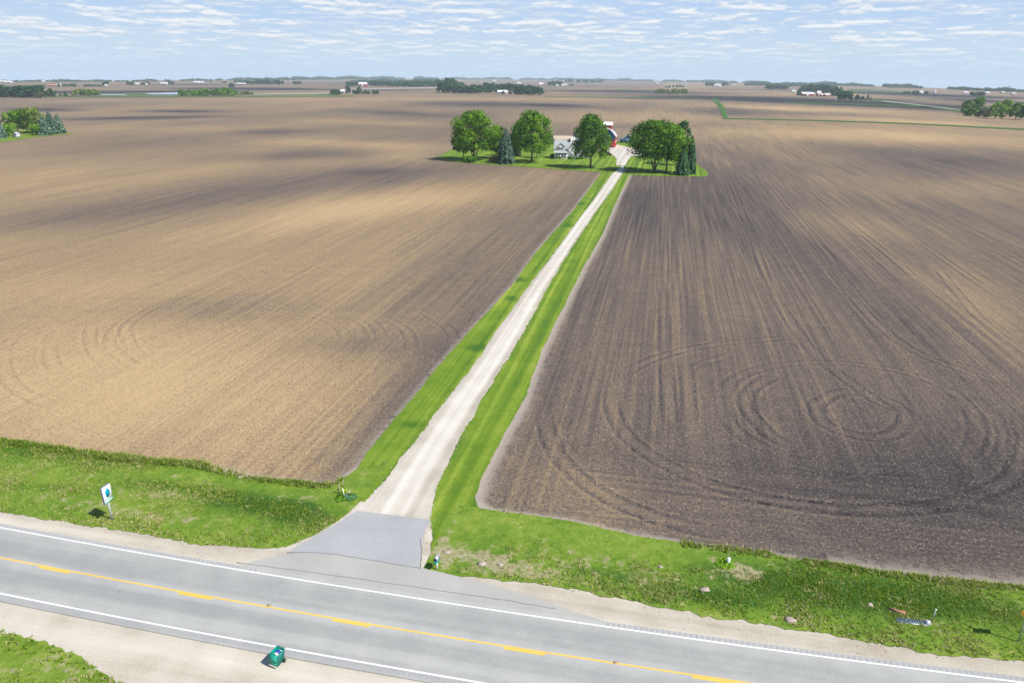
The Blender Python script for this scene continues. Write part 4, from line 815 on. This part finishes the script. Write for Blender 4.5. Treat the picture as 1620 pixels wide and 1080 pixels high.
def pole(px, py, hpx, label, name='utility_pole', cat='pole', arm=True, r=.3):
    b = at(px, py); k = b[1] / F; h = hpx * k; o = empty(name, (b[0], b[1], float(ground_z(b[0], b[1]))), 0, label, cat)
    MB().tube([(0, 0, 0), (0, 0, h)], [r, r * .7], 6).build('shaft', M['far_roof'], o)
    if arm: MB().box(-1.2, 1.2, -.1, .1, h * .93, h * .93 + .25).build('crossarm', M['far_roof'], o)
pole(1321, 164.5, 9, 'thin pale utility pole left on the dark right field'); pole(1371, 165, 9, 'thin pale utility pole right on the dark right field'); pole(309.5, 131, 8, 'thin radio mast on the left horizon', 'radio_mast', 'mast', False, .5); pole(1079, 137, 9, 'thin mast above the sheds right of centre', 'radio_mast', 'mast', False, .5)

# shed and play set in the left yard
b = at(24, 218); o = empty('garden_shed', (b[0], b[1], 0), R(-18), 'small pale blue grey shed on the left yard lawn', 'shed')
MB().box(-1.8, 1.8, 0, 2.6, 0, 2.3).build('wall', M['far_roof'], o); MB().prism([(-.15, 2.32), (2.75, 2.32), (1.3, 3.3)], -2.0, 2.0, Matrix.Rotation(R(90), 4, 'Z')).build('roof', M['far_roof'], o); MB().box(-1.82, -1.81, .8, 1.8, 0, 1.9).build('door', M['navy'], o)
b = at(31, 213); o = empty('play_set', (b[0], b[1], 0), .4, 'reddish wooden play set under the trees of the left yard', 'play set')
f = MB()
for s_ in (-1.6, 1.6):
    f.tube([(s_ - .5, -1, 0), (s_, 0, 2.3)], .09, 6); f.tube([(s_ + .5, 1, 0), (s_, 0, 2.3)], .09, 6)
f.tube([(-1.8, 0, 2.3), (1.8, 0, 2.3)], .1, 6); f.build('frame', M['brick'], o)
for x in (-.7, .6): MB().box(x - .25, x + .25, -.15, .15, .5, .56).build('seat', M['brick'], o)

# ------------------------------------------------------------------ the farmhouse
def window(parent, x, z, w_, h_, y, rot=0.0, frame=True, mat='glass', yo=0.0):
    M4 = Matrix.Translation((0, 0, 0))
    f = MB(); t = .09
    if rot == 0.0:
        f.box(x - w_ / 2 - t, x + w_ / 2 + t, y - .06, y - .003, z - t, z); f.box(x - w_ / 2 - t, x + w_ / 2 + t, y - .06, y - .003, z + h_, z + h_ + t); f.box(x - w_ / 2 - t, x - w_ / 2, y - .06, y - .003, z, z + h_); f.box(x + w_ / 2, x + w_ / 2 + t, y - .06, y - .003, z, z + h_)
        f.box(x - w_ / 2, x + w_ / 2, y - .05, y - .003, z + h_ / 2 - .03, z + h_ / 2 + .03)
        g = MB().box(x - w_ / 2, x + w_ / 2, y - .03, y - .003, z, z + h_ / 2 - .03).box(x - w_ / 2, x + w_ / 2, y - .03, y - .003, z + h_ / 2 + .03, z + h_)
    else:
        f.box(y + .003, y + .06, x - w_ / 2 - t, x + w_ / 2 + t, z - t, z); f.box(y + .003, y + .06, x - w_ / 2 - t, x + w_ / 2 + t, z + h_, z + h_ + t); f.box(y + .003, y + .06, x - w_ / 2 - t, x - w_ / 2, z, z + h_); f.box(y + .003, y + .06, x + w_ / 2, x + w_ / 2 + t, z, z + h_)
        g = MB().box(y + .003, y + .03, x - w_ / 2, x + w_ / 2, z, z + h_)
    o = f.build('window', M['trim'], parent); g.build('pane', M[mat], o); return o
def gable_roof(b, x0, x1, y0, y1, ze, zr, along='x', ov=.35, th=.18):
    """two slabs with a ridge along x or y"""
    if along == 'x':
        ym = (y0 + y1) / 2; h = (y1 - y0) / 2; dz = (zr - ze) * ov / h
        for s_, ye in ((-1, y0), (1, y1)):
            a = [(x0 - ov, ye + s_ * ov, ze - dz), (x1 + ov, ye + s_ * ov, ze - dz), (x1 + ov, ym, zr), (x0 - ov, ym, zr)]
            b.add([(p[0], p[1], p[2] + .02) for p in a] + [(p[0], p[1], p[2] + .02 + th) for p in a], [(0, 1, 2, 3), (4, 5, 6, 7), (0, 1, 5, 4), (0, 3, 7, 4), (1, 2, 6, 5)])
    else:
        xm = (x0 + x1) / 2; h = (x1 - x0) / 2; dz = (zr - ze) * ov / h
        for s_, xe in ((-1, x0), (1, x1)):
            a = [(xe + s_ * ov, y0 - ov, ze - dz), (xe + s_ * ov, y1, ze - dz), (xm, y1, zr), (xm, y0 - ov, zr)]
            b.add([(p[0], p[1], p[2] + .02) for p in a] + [(p[0], p[1], p[2] + .02 + th) for p in a], [(0, 1, 2, 3), (4, 5, 6, 7), (0, 1, 5, 4), (0, 3, 7, 4), (3, 2, 6, 7)])
    return b
b = at(876.5, 252); kx = (b[1] * FW[1] - H * FW[2]) / F
o = empty('farmhouse', (b[0] + .2, b[1] + 2.4, 0), R(-3), 'white farmhouse with grey roof, front porch and gables', 'house')
RZ = Matrix.Rotation(R(90), 4, 'Z')
wl = MB(); wl.box(0, 13.5, .3, 8.3, .5, 5.2)                                 # main block
wl.add([(0, .3, 5.2), (0, 8.3, 5.2), (0, 4.3, 8.9), (13.5, .3, 5.2), (13.5, 8.3, 5.2), (13.5, 4.3, 8.9)], [], [(0, 2, 1), (3, 4, 5)])
wl.build('wall', M['wt'], o)
gable_roof(MB(), 0, 13.5, .3, 8.3, 5.2, 8.9).build('roof', M['roofgrey'], o)
wg = MB(); wg.box(7.2, 12.9, -1.6, .29, .5, 5.0); wg.add([(7.2, -1.6, 5.0), (12.9, -1.6, 5.0), (10.05, -1.6, 7.9), (7.2, 3, 5.0), (12.9, 3, 5.0), (10.05, 3, 7.9)], [], [(0, 1, 2)]); wg.build('front_wing_wall', M['wt'], o)
gable_roof(MB(), 7.2, 12.9, -1.6, 3.4, 5.0, 7.9, 'y').build('front_wing_roof', M['roofgrey'], o)
pw = MB(); pw.box(.1, 6.9, -2.2, .29, .6, 3.1); pw.build('porch_wall', M['wt'], o)
MB().add([(-.2, -2.6, 3.12), (7.2, -2.6, 3.12), (7.2, .5, 4.3), (-.2, .5, 4.3), (-.2, -2.6, 3.3), (7.2, -2.6, 3.3), (7.2, .5, 4.48), (-.2, .5, 4.48)], [(0, 1, 2, 3), (4, 5, 6, 7), (0, 1, 5, 4), (0, 3, 7, 4), (1, 2, 6, 5)]).build('porch_roof', M['roofgrey'], o)
dm = MB(); dm.box(1.7, 5.2, -.1, 2.5, 4.4, 6.2); dm.add([(1.7, -.1, 6.2), (5.2, -.1, 6.2), (3.45, -.1, 7.7)], [], [(0, 1, 2)]); dmo = dm.build('dormer', M['wt'], o)
gable_roof(MB(), 1.7, 5.2, -.1, 3.2, 6.2, 7.7, 'y', .25, .14).build('dormer_roof', M['roofgrey'], dmo)
for x in (1.5, 2.85, 4.2, 5.55): window(o, x, 1.0, 1.0, 1.9, -2.2)
for x in (2.85, 4.05): window(o, x, 4.85, .95, 1.1, -.1)
for x in (8.8, 11.2): window(o, x, 1.5, 1.0, 1.6, -1.6)
for x in (9.3, 10.8): window(o, x, 4.1, .8, 1.3, -1.6)
window(o, 6.95 - 0, 5.5 - 4.2, .6, 1.9, .3)
MB().box(7.35, 8.1, 3.2, 3.9, 8.3, 10.0).build('chimney', M['navy'], o)
MB().box(.15, 13.4, -.9, 8.2, -.1, .5).box(.15, 6.85, -2.15, -.91, -.1, .58).box(7.3, 12.8, -1.5, -.91, -.1, .49).build('foundation', M['stone'], o)
MB().box(1.0, 2.2, -3.3, -2.25, 0, .2).box(1.0, 2.2, -2.9, -2.25, .2, .4).build('steps', M['palewood'], o)
MB().box(13.55, 18.5, 2.0, 7.4, 0, 2.9).build('kitchen_wing', M['wt'], o); gable_roof(MB(), 13.9, 18.5, 2.0, 7.4, 2.9, 4.5).build('kitchen_wing_roof', M['roofgrey'], o); window(o, 15.2, 1.1, .9, 1.2, 2.0); window(o, 17.2, 1.1, .9, 1.2, 2.0)

# corn crib barn with a raised cupola
c0 = at(972.4, 234); rzb = R(-12); o = empty('barn', (c0[0], c0[1], 0), rzb, 'tall red barn with pale curved roof, shaded teal gable and raised cupola', 'barn')
Wd, Ln, He, Hr = 11.0, 13.0, 6.6, 11.2
prof = [(-Wd, 0), (0, 0), (0, He), (-1.5, He + 2.1), (-3.5, He + 3.8), (-Wd / 2, Hr), (-Wd + 3.5, He + 3.8), (-Wd + 1.5, He + 2.1), (-Wd, He)]
MB().add([(x, 0, z) for x, z in [(-Wd, .0), (0, .0), (0, 4.4), (-Wd, 4.4)]] + [(x, Ln, z) for x, z in [(-Wd, .0), (0, .0), (0, He), (-Wd, He)]] + [(0, 0, He), (-Wd, 0, He)],
         [(0, 1, 2, 3), (4, 7, 6, 5), (1, 5, 6, 8), (0, 9, 7, 4)]).build('wall', M['red'], o)
g = [(-Wd, 4.4), (0, 4.4)] + prof[2:]
MB().prism(g, -.06, 0.0).build('gable', M['teal'], o); MB().prism(prof[2:], Ln, Ln + .06).build('gable', M['teal'], o)  # shade on the gable ends is put into their dark teal
rf_ = MB(); rp = [(.6, He - .5)] + [(x, z + .06) for x, z in prof[3:8]] + [(-Wd - .6, He - .5)]
for (a, c) in zip(rp[:-1], rp[1:]):
    rf_.add([(a[0], -.7, a[1]), (c[0], -.7, c[1]), (c[0], Ln + .5, c[1]), (a[0], Ln + .5, a[1]), (a[0], -.7, a[1] + .16), (c[0], -.7, c[1] + .16), (c[0], Ln + .5, c[1] + .16), (a[0], Ln + .5, a[1] + .16)], [(0, 1, 2, 3), (4, 5, 6, 7), (0, 1, 5, 4), (2, 3, 7, 6), (1, 2, 6, 5), (0, 3, 7, 4)])
rf_.build('roof', M['metalroof'], o)
cx_ = -Wd / 2; cu = MB().box(cx_ - 2.6, cx_ + 2.6, 4.5, 8.5, Hr - 1.8, Hr + 1.9); cu.add([(cx_ - 2.6, 4.5, Hr + 1.9), (cx_ - 2.6, 8.5, Hr + 1.9), (cx_ - 2.6, 6.5, Hr + 3.1), (cx_ + 2.6, 4.5, Hr + 1.9), (cx_ + 2.6, 8.5, Hr + 1.9), (cx_ + 2.6, 6.5, Hr + 3.1)], [], [(0, 2, 1), (3, 4, 5)])
cuo = cu.build('cupola', M['red'], o); gable_roof(MB(), cx_ - 2.6, cx_ + 2.6, 4.5, 8.5, Hr + 1.9, Hr + 3.1, 'x', .6).build('cupola_roof', M['metalroof'], cuo)
MB().box(-Wd / 2 - 1.6, -Wd / 2 + 1.6, -.09, -.005, 0, 3.6).build('door', M['navy'], o); MB().box(-2.6, -1.2, -.09, -.005, .0, 1.1).build('hatch', M['navy'], o)
for y in (3, 7, 11): MB().box(.003, .05, y - .6, y + .6, 2.4, 3.6).build('window', M['trim'], o)
MB().box(-Wd + .1, .15, .1, Ln - .1, -.1, .3).build('foundation', M['stone'], o)

# blue shed, tan sheds and garage with vents behind the house
c0 = at(986.5, 226.5); ks = (c0[1] * FW[1] - H * FW[2]) / F
o = empty('shed', (c0[0], c0[1], 0), R(-8), 'pale blue gabled shed on the grass right of the red barn', 'shed'); W_ = 13.5 * ks
MB().prism([(0, 0), (W_, 0), (W_, 3.2), (W_ / 2, 5.4), (0, 3.2)], 0, 7).build('wall', M['blue'], o); gable_roof(MB(), 0, W_, 0, 7.3, 3.2, 5.4, 'y', .5).build('roof', M['metalroof'], o)
MB().prism([(.15, 3.2), (W_ - .15, 3.2), (W_ / 2, 5.2)], -.05, -.004).build('gable_shade', M['teal'], o); MB().box(-2.4, -.02, .6, 4, 0, 2.6).build('lean_to', M['blue'], o); MB().box(-2.6, -.02, .4, 4.2, 2.62, 2.8).build('lean_to_roof', M['blue'], o); MB().box(-2.0, -1.0, .55, .598, 0, 2).build('door', M['navy'], o); MB().box(.8, 1.9, -.05, -.004, 0, 2.1).build('door', M['navy'], o)  # dark sheet on the front paints the shade under the shed gable
c0 = at(876, 228.5); o = empty('shed', (c0[0], c0[1], 0), R(2), 'long low shed with tan roof behind the white house', 'shed'); MB().box(0, 15, 0, 7, 0, 3).build('wall', M['wt'], o); gable_roof(MB(), 0, 15, 0, 7, 3, 4.8).build('roof', M['tan'], o); MB().box(2, 4.4, -.06, -.004, 0, 2.4).build('door', M['trim'], o)
c0 = at(905, 231); o = empty('garage', (c0[0], c0[1], 0), R(-5), 'white garage with two dark capped roof vents behind the house', 'garage'); MB().box(0, 6, 0, 7, 0, 3.4).build('wall', M['wt'], o); gable_roof(MB(), 0, 6, 0, 7, 3.4, 5.2).build('roof', M['metalroof'], o)
MB().box(.8, 3.2, -.06, -.004, 0, 2.4).build('door', M['trim'], o)
for x in (1.2, 4.2):
    vo = MB().box(x - .7, x + .7, 2.8, 4.2, 4.6, 6.4).build('roof_vent', M['wt'], o); MB().box(x - 1, x + 1, 2.5, 4.5, 6.42, 7.3, None, .8).build('cap', M['far_navy'], vo)

# hammock between the two spreading trees
a = at(1036, 271.5); c = at(1053, 272.5); hm = MB(); pts = []
o = empty('hammock', ((a[0] + c[0]) / 2, (a[1] + c[1]) / 2, 0), math.atan2(c[1] - a[1], c[0] - a[0]), 'white hammock slung between the two spreading trees', 'hammock'); hl = math.hypot(c[0] - a[0], c[1] - a[1]) / 2
n_ = 12; V = []; 
for i in range(n_ + 1):
    t = -1 + 2 * i / n_; z = .75 + .55 * t * t; wd = .55 * (1 - t ** 4) + .05
    for s_ in (-1, 0, 1): V.append((t * hl * .62, s_ * wd, z - .15 * (1 - abs(s_)) * (1 - t * t)))
    for s_ in (-1, 0, 1): V.append((t * hl * .62, s_ * wd, z - .03 - .15 * (1 - abs(s_)) * (1 - t * t)))
Qh = []
for i in range(n_):
    for j in (0, 1): Qh.append((i * 6 + j, i * 6 + j + 1, i * 6 + 7 + j, i * 6 + 6 + j)); Qh.append((i * 6 + 3 + j, i * 6 + 4 + j, i * 6 + 10 + j, i * 6 + 9 + j))
MB().add(V, Qh).build('bed', M['bag_white'], o); 
for s_ in (-1, 1): MB().tube([(s_ * hl * .62, 0, 1.3), (s_ * hl * .97, 0, 1.7)], .03, 5).build('rope', M['palewood'], o)

# ------------------------------------------------------------------ things by the road
def on(px, py): p = at(px, py); return (float(p[0]), float(p[1]), .05)
# wheeled bin: the opening looks up, the lid hangs down its front (towards the lower left)
p = on(441, 1049); o = empty('wheelie_bin', (p[0], p[1], .06), R(-22), 'open green wheeled bin at the road edge, lid hanging down its front', 'bin')
def frus(m_, x0, x1, y0, y1, z0, z1, gx, gy): m_.add([(x0, y0, z0), (x1, y0, z0), (x1, y1, z0), (x0, y1, z0), (x0 - gx, y0 - gy, z1), (x1 + gx, y0 - gy, z1), (x1 + gx, y1 + gy, z1), (x0 - gx, y1 + gy, z1)], [(0, 3, 2, 1), (0, 1, 5, 4), (1, 2, 6, 5), (2, 3, 7, 6), (3, 0, 4, 7)]); return m_
body = frus(MB(), -.27, .27, -.30, .32, .10, 1.08, .07, .08); 
inner = [(-.32, -.36, 1.08), (.32, -.36, 1.08), (.32, .38, 1.08), (-.32, .38, 1.08), (-.29, -.33, .62), (.29, -.33, .62), (.29, .35, .62), (-.29, .35, .62)]
body.add(inner, [(0, 1, 5, 4), (1, 2, 6, 5), (2, 3, 7, 6), (3, 0, 4, 7), (4, 5, 6, 7)]); body.build('body', M['bin'], o)
rim = MB(); rim.box(-.37, -.32, -.40, .42, 1.04, 1.10); rim.box(.32, .37, -.40, .42, 1.04, 1.10); rim.box(-.32, .32, -.40, -.36, 1.04, 1.10); rim.box(-.32, .32, .38, .42, 1.04, 1.10); rim.build('rim', M['binlid'], o)
MB().box(-.36, .36, -.52, -.46, .22, 1.12, None).box(-.30, .30, -.55, -.521, .55, .95).box(-.30, .30, -.55, -.521, .28, .48).build('lid', M['binlid'], o)
MB().tube([(-.34, -.43, 1.10), (.34, -.43, 1.10)], .03, 8).build('hinge', M['binlid'], o)
MB().tube([(-.30, .44, 1.03), (-.30, .52, 1.02), (.30, .52, 1.02), (.30, .44, 1.03)], .02, 6).build('handle', M['black'], o)
MB().tube([(-.33, .30, .12), (.33, .30, .12)], .015, 6).build('axle', M['black'], o)
for s_ in (-1, 1):
    wh = MB().tube([(s_ * .35 - .035, .30, .12), (s_ * .35 + .035, .30, .12)], .125, 14).build('wheel', M['black'], o, True); MB().tube([(s_ * .35 - .04, .30, .12), (s_ * .35 + .04, .30, .12)], .05, 10).build('hub', M['steel'], wh)
bg = MB()
for (x, y, z, r) in [(-.08, .12, .86, .22), (.12, .20, .88, .18), (.0, -.10, .80, .22)]: bg.ell((x, y, z), (r, r * .9, r * .7))
tag(bg.build('refuse_bag', M['bag_blue'], None, True), 'shiny dark blue refuse bags filling the open green bin', 'bag'); bg_o = bpy.data.objects[-1] if False else None
for ob in C.objects:
    if ob.name.startswith('refuse_bag'): ob.location = o.location; ob.rotation_euler = o.rotation_euler
pb = MB(); pb.box(-.10, .04, -.22, -.06, .95, 1.03); pb.box(.07, .2, -.24, -.08, .93, 1.0); pb.box(.02, .26, .18, .22, 1.0, 1.06)
pbo = pb.build('waste_paper', M['bag_white']); pbo.location = o.location; pbo.rotation_euler = o.rotation_euler; tag(pbo, 'crumpled white paper on the bags in the green bin', 'paper')

# two-sided sign on a post
p = on(178, 823); o = empty('field_sign', p, R(78), 'white sign with teal emblem on a wooden post in the left verge', 'sign')
MB().tube([(0, 0, -.2), (-.02, .02, 2.6)], [.09, .075], 8).build('post', M['lilac'], o)
pn = MB().box(-.50, .50, -.10, -.04, 2.0, 3.75); pno = pn.build('panel', M['signwhite'], o); MB().box(-.50, -.48, -.038, .10, 2.0, 3.75).box(-.48, .50, .04, .10, 2.0, 3.75).build('back_panel', M['signpurple'], o)
em = MB(); em.tube([(0, -.125, 0), (0, -.103, 0)], 1.0, 20)
em.V[-1] = np.stack([em.V[-1][:, 0] * .27 + .0, em.V[-1][:, 1], em.V[-1][:, 2] * .46 + 3.05], -1); em.build('emblem', M['signblue'], pno)
MB().box(-.48, .48, -.112, -.103, 2.02, 2.36).build('lower_band', M['signgreen'], pno)

# posts, hydrant and plant by the drive
def thing_post(px, py, h, lean, label, mat='wood', r=.07):
    p = on(px, py); ob = MB().tube([(0, 0, -.1), (lean[0] * h, lean[1] * h, h)], [r, r * .9], 8).build('wooden_post', M[mat]); ob.location = p; tag(ob, label, 'post'); return ob
thing_post(537.5, 782, 1.15, (0, 0), 'weathered wooden post left of the drive, shorter and set left'); thing_post(543.5, 771, .85, (0, 0), 'thin brown post behind the pale leaning post', 'wood', .05); thing_post(545.5, 787.5, 1.1, (-.14, 0), 'pale bleached post leaning left beside the leafy plant', 'palewood', .06)
p = on(549, 790); o = empty('hand_pump', p, R(10), 'small blue pump with raised handle by the leafy plant', 'pump'); MB().tube([(0, 0, 0), (0, 0, .55)], .06, 8).build('pipe', M['bluepaint'], o); MB().tube([(0, 0, .55), (.38, .05, .92)], .035, 6).build('handle', M['lilac'], o); MB().tube([(0, 0, .42), (-.16, -.1, .4)], .03, 6).build('spout', M['bluepaint'], o)
def leafy_plant(px, py, r, h, label, n=160):
    p = on(px, py); a = rng.uniform(0, 6.28, n); q = np.sqrt(rng.random(n)) * r; P = np.stack([q * np.cos(a), q * np.sin(a), h * (1 - .6 * q / r) * rng.uniform(.2, 1, n)], -1)
    Nn = np.stack([np.cos(a) * .5, np.sin(a) * .5, np.ones(n)], -1) + rng.normal(size=(n, 3)) * .35; Nn /= np.linalg.norm(Nn, axis=1)[:, None]
    V, Q_ = leaf_quads(P, Nn, .17); ob = np_mesh('leafy_plant', V, Q_, M['spruce_g'] if 'blue' in label else M['leaf'], None, {'shade': np.repeat(rng.uniform(.4, 1, n), 4)}); ob.location = p; tag(ob, label, 'plant'); return ob
leafy_plant(541, 789, .75, .5, 'leafy green plant around the wooden posts by the drive'); leafy_plant(555, 788, .6, .45, 'leafy plant at the foot of the small blue pump'); leafy_plant(1147, 893, .8, .45, 'dark low plant round the pale utility pedestal'); leafy_plant(540.5, 777, .4, .5, 'dark bluish plant between the two upright posts', 90)
p = on(547, 782); fl = MB()
for i in range(4): fl.ell((random.uniform(-.12, .12), random.uniform(-.12, .12), .5 + random.uniform(-.08, .08)), (.05, .05, .04), 6, 4)
fo = MB().tube([(0, 0, 0), (0, 0, .5)], .02, 5).build('yellow_flowers', M['leaf']); fo.location = p; fl.build('blossom', M['flower'], fo); tag(fo, 'bunch of bright yellow flowers between post and pump', 'flowers')

# mailbox with newspaper tube
p = on(691.5, 901); o = empty('mailbox', p, R(-20), 'grey mailbox over a teal newspaper tube on a pale post', 'mailbox')
MB().box(-.055, .055, -.055, .055, -.1, .82).build('post', M['palewood'], o)
bx = MB(); prof_ = [(-.15, 1.02), (.15, 1.02), (.15, 1.22)] + [(.15 * math.cos(t), 1.22 + .15 * math.sin(t)) for t in np.linspace(0, math.pi, 9)[1:-1]] + [(-.15, 1.22)]
bx.prism(prof_, -.28, .42); bx.build('box', M['lilac'], o); MB().prism([(x * .93, 1.2 + (z - 1.2) * .93) for x, z in prof_], -.30, -.282).build('door', M['navy'], o)
MB().tube([(.02, -.34, .88), (.02, .34, .88)], .13, 12).build('newspaper_tube', M['tealbox'], o, True); MB().box(.155, .175, .1, .16, 1.2, 1.48).build('flag', M['brick'], o)
# utility pedestal with a marker rod
p = on(1151.5, 893.5); o = empty('utility_pedestal', p, R(5), 'pale utility pedestal on the right verge with thin rod behind', 'pedestal')
MB().box(-.12, .12, -.10, .10, -.05, .62).build('body', M['pedestal'], o); MB().box(-.14, .14, -.12, .12, .621, .70).build('cap', M['trim'], o); MB().tube([(-.02, .16, 0), (0, .18, 1.35)], .022, 6).build('rod', M['wood'], o); MB().box(-.06, .02, -.115, -.101, .35, .5).build('label_plate', M['signwhite'], o)
# culvert end with grate
p = on(1441, 984); o = empty('culvert', p, R(-8), 'half buried metal culvert end with slotted top in the right verge', 'culvert')
MB().box(-1.15, 1.15, -.28, .28, .0, .06).build('frame', M['steel'], o); sl_ = MB()
for i in range(11): sl_.box(-1.05 + i * .19, -.97 + i * .19, -.24, .24, .062, .12)
sl_.build('grate', M['bluepaint'], o); MB().tube([(1.05, 0, .10), (1.35, -.02, .08)], .22, 12).build('pipe', M['lilac'], o, True)
p = on(1474.5, 982); o = empty('marker_post', p, 0, 'slim pale marker post beside the culvert', 'post'); MB().tube([(0, 0, 0), (.06, 0, 1.05)], .045, 8).build('shaft', M['lilac'], o); MB().ell((.065, 0, 1.09), (.075, .075, .06), 8, 5).build('cap', M['trim'], o)
p = on(1419, 968); ob = MB().tube([(-.5, .3, .08), (.5, -.32, .10)], .14, 8).build('clay_pipe', M['brick'], None, True); ob.location = p; tag(ob, 'short reddish clay pipe lying in the grass left of the culvert', 'pipe')
p = on(1114.5, 934); ob = MB().box(-.42, .42, -.22, .25, 0, .14, None, .12).build('stone_slab', M['rock']); ob.location = p; ob.rotation_euler.z = .15; tag(ob, 'flat pale stone slab lying in the middle of the right verge', 'stone')
p = on(1376, 958); ob = MB().box(-.25, .25, -.2, .2, -.05, .16, None, .3).build('stone', M['rock']); ob.location = p; tag(ob, 'pinkish stone in tall grass left of the clay pipe', 'stone')
for (x, y, s_, lb) in [(707, 874, .34, 'pinkish rock by the mailbox, upper'), (762, 892, .42, 'wide flat pinkish rock right of the mailbox'), (792, 894, .3, 'small pale rock between mailbox and pedestal'), (1250, 982, .5, 'bare rock near the gravel edge of the right verge'), (1045, 897, .3, 'small rock on the dry part of the right verge'), (381, 755, .35, 'pale stone on the edge of the left field')]:
    p = on(x, y); r_ = MB().ell((0, 0, .03), (s_, s_ * .7, s_ * .35), 9, 6); r_.V[0] = r_.V[0] * (1 + .16 * rng.normal(size=(len(r_.V[0]), 1))); ob = r_.build('rock', M['rock']); ob.location = p; tag(ob, lb, 'rock')
# warning sign at the right edge, seen from behind its left side
p = on(1610.5, 1016); o = empty('road_sign', p, R(12), 'steel post carrying an orange yellow sign at the right picture edge', 'sign')
MB().box(-.045, .045, -.02, .02, -.1, 4.0).box(-.045, -.03, .02, .05, -.1, 4.0).box(.03, .045, .02, .05, -.1, 4.0).build('post', M['steel'], o)
MB().prism([(0, 2.15), (.75, 2.9), (0, 3.65), (-.75, 2.9)], -.045, -.025).build('panel', M['signpost_y'], o)
# debris on the road
for (x, y, s_, lb) in [(426, 958.5, .16, 'dark scrap on the yellow centre line left of the drive'), (974, 1048.5, .13, 'dark scrap on the yellow centre line at the right'), (190, 936, .09, 'tiny dark scrap in the near lane')]:
    p = on(x, y); r_ = MB().ell((0, 0, .02), (s_ * 1.3, s_, .04), 7, 4); r_.V[0] = r_.V[0] * (1 + .15 * rng.normal(size=(len(r_.V[0]), 1))); ob = r_.build('debris', M['wood']); ob.location = (p[0], p[1], .075); tag(ob, lb, 'debris')

# ------------------------------------------------------------------ haze
hz = MB().box(-11500, 11500, -11500, 11500, -420, 46).build('haze', bpy.data.materials.new('haze_air')); hm_ = hz.data.materials[0]; hm_.use_nodes = True
t = NT(hm_.node_tree); t.n.clear(); out = t.node('ShaderNodeOutputMaterial')
pv = t.node('ShaderNodeVolumePrincipled', ins={'Color': (.69, .84, .98, 1), 'Density': 7.5e-5, 'Anisotropy': 0.0}); t.l.new(pv.outputs[0], out.inputs['Volume']); tag(hz, 'thin pale blue haze over the plain', 'haze', kind='stuff')
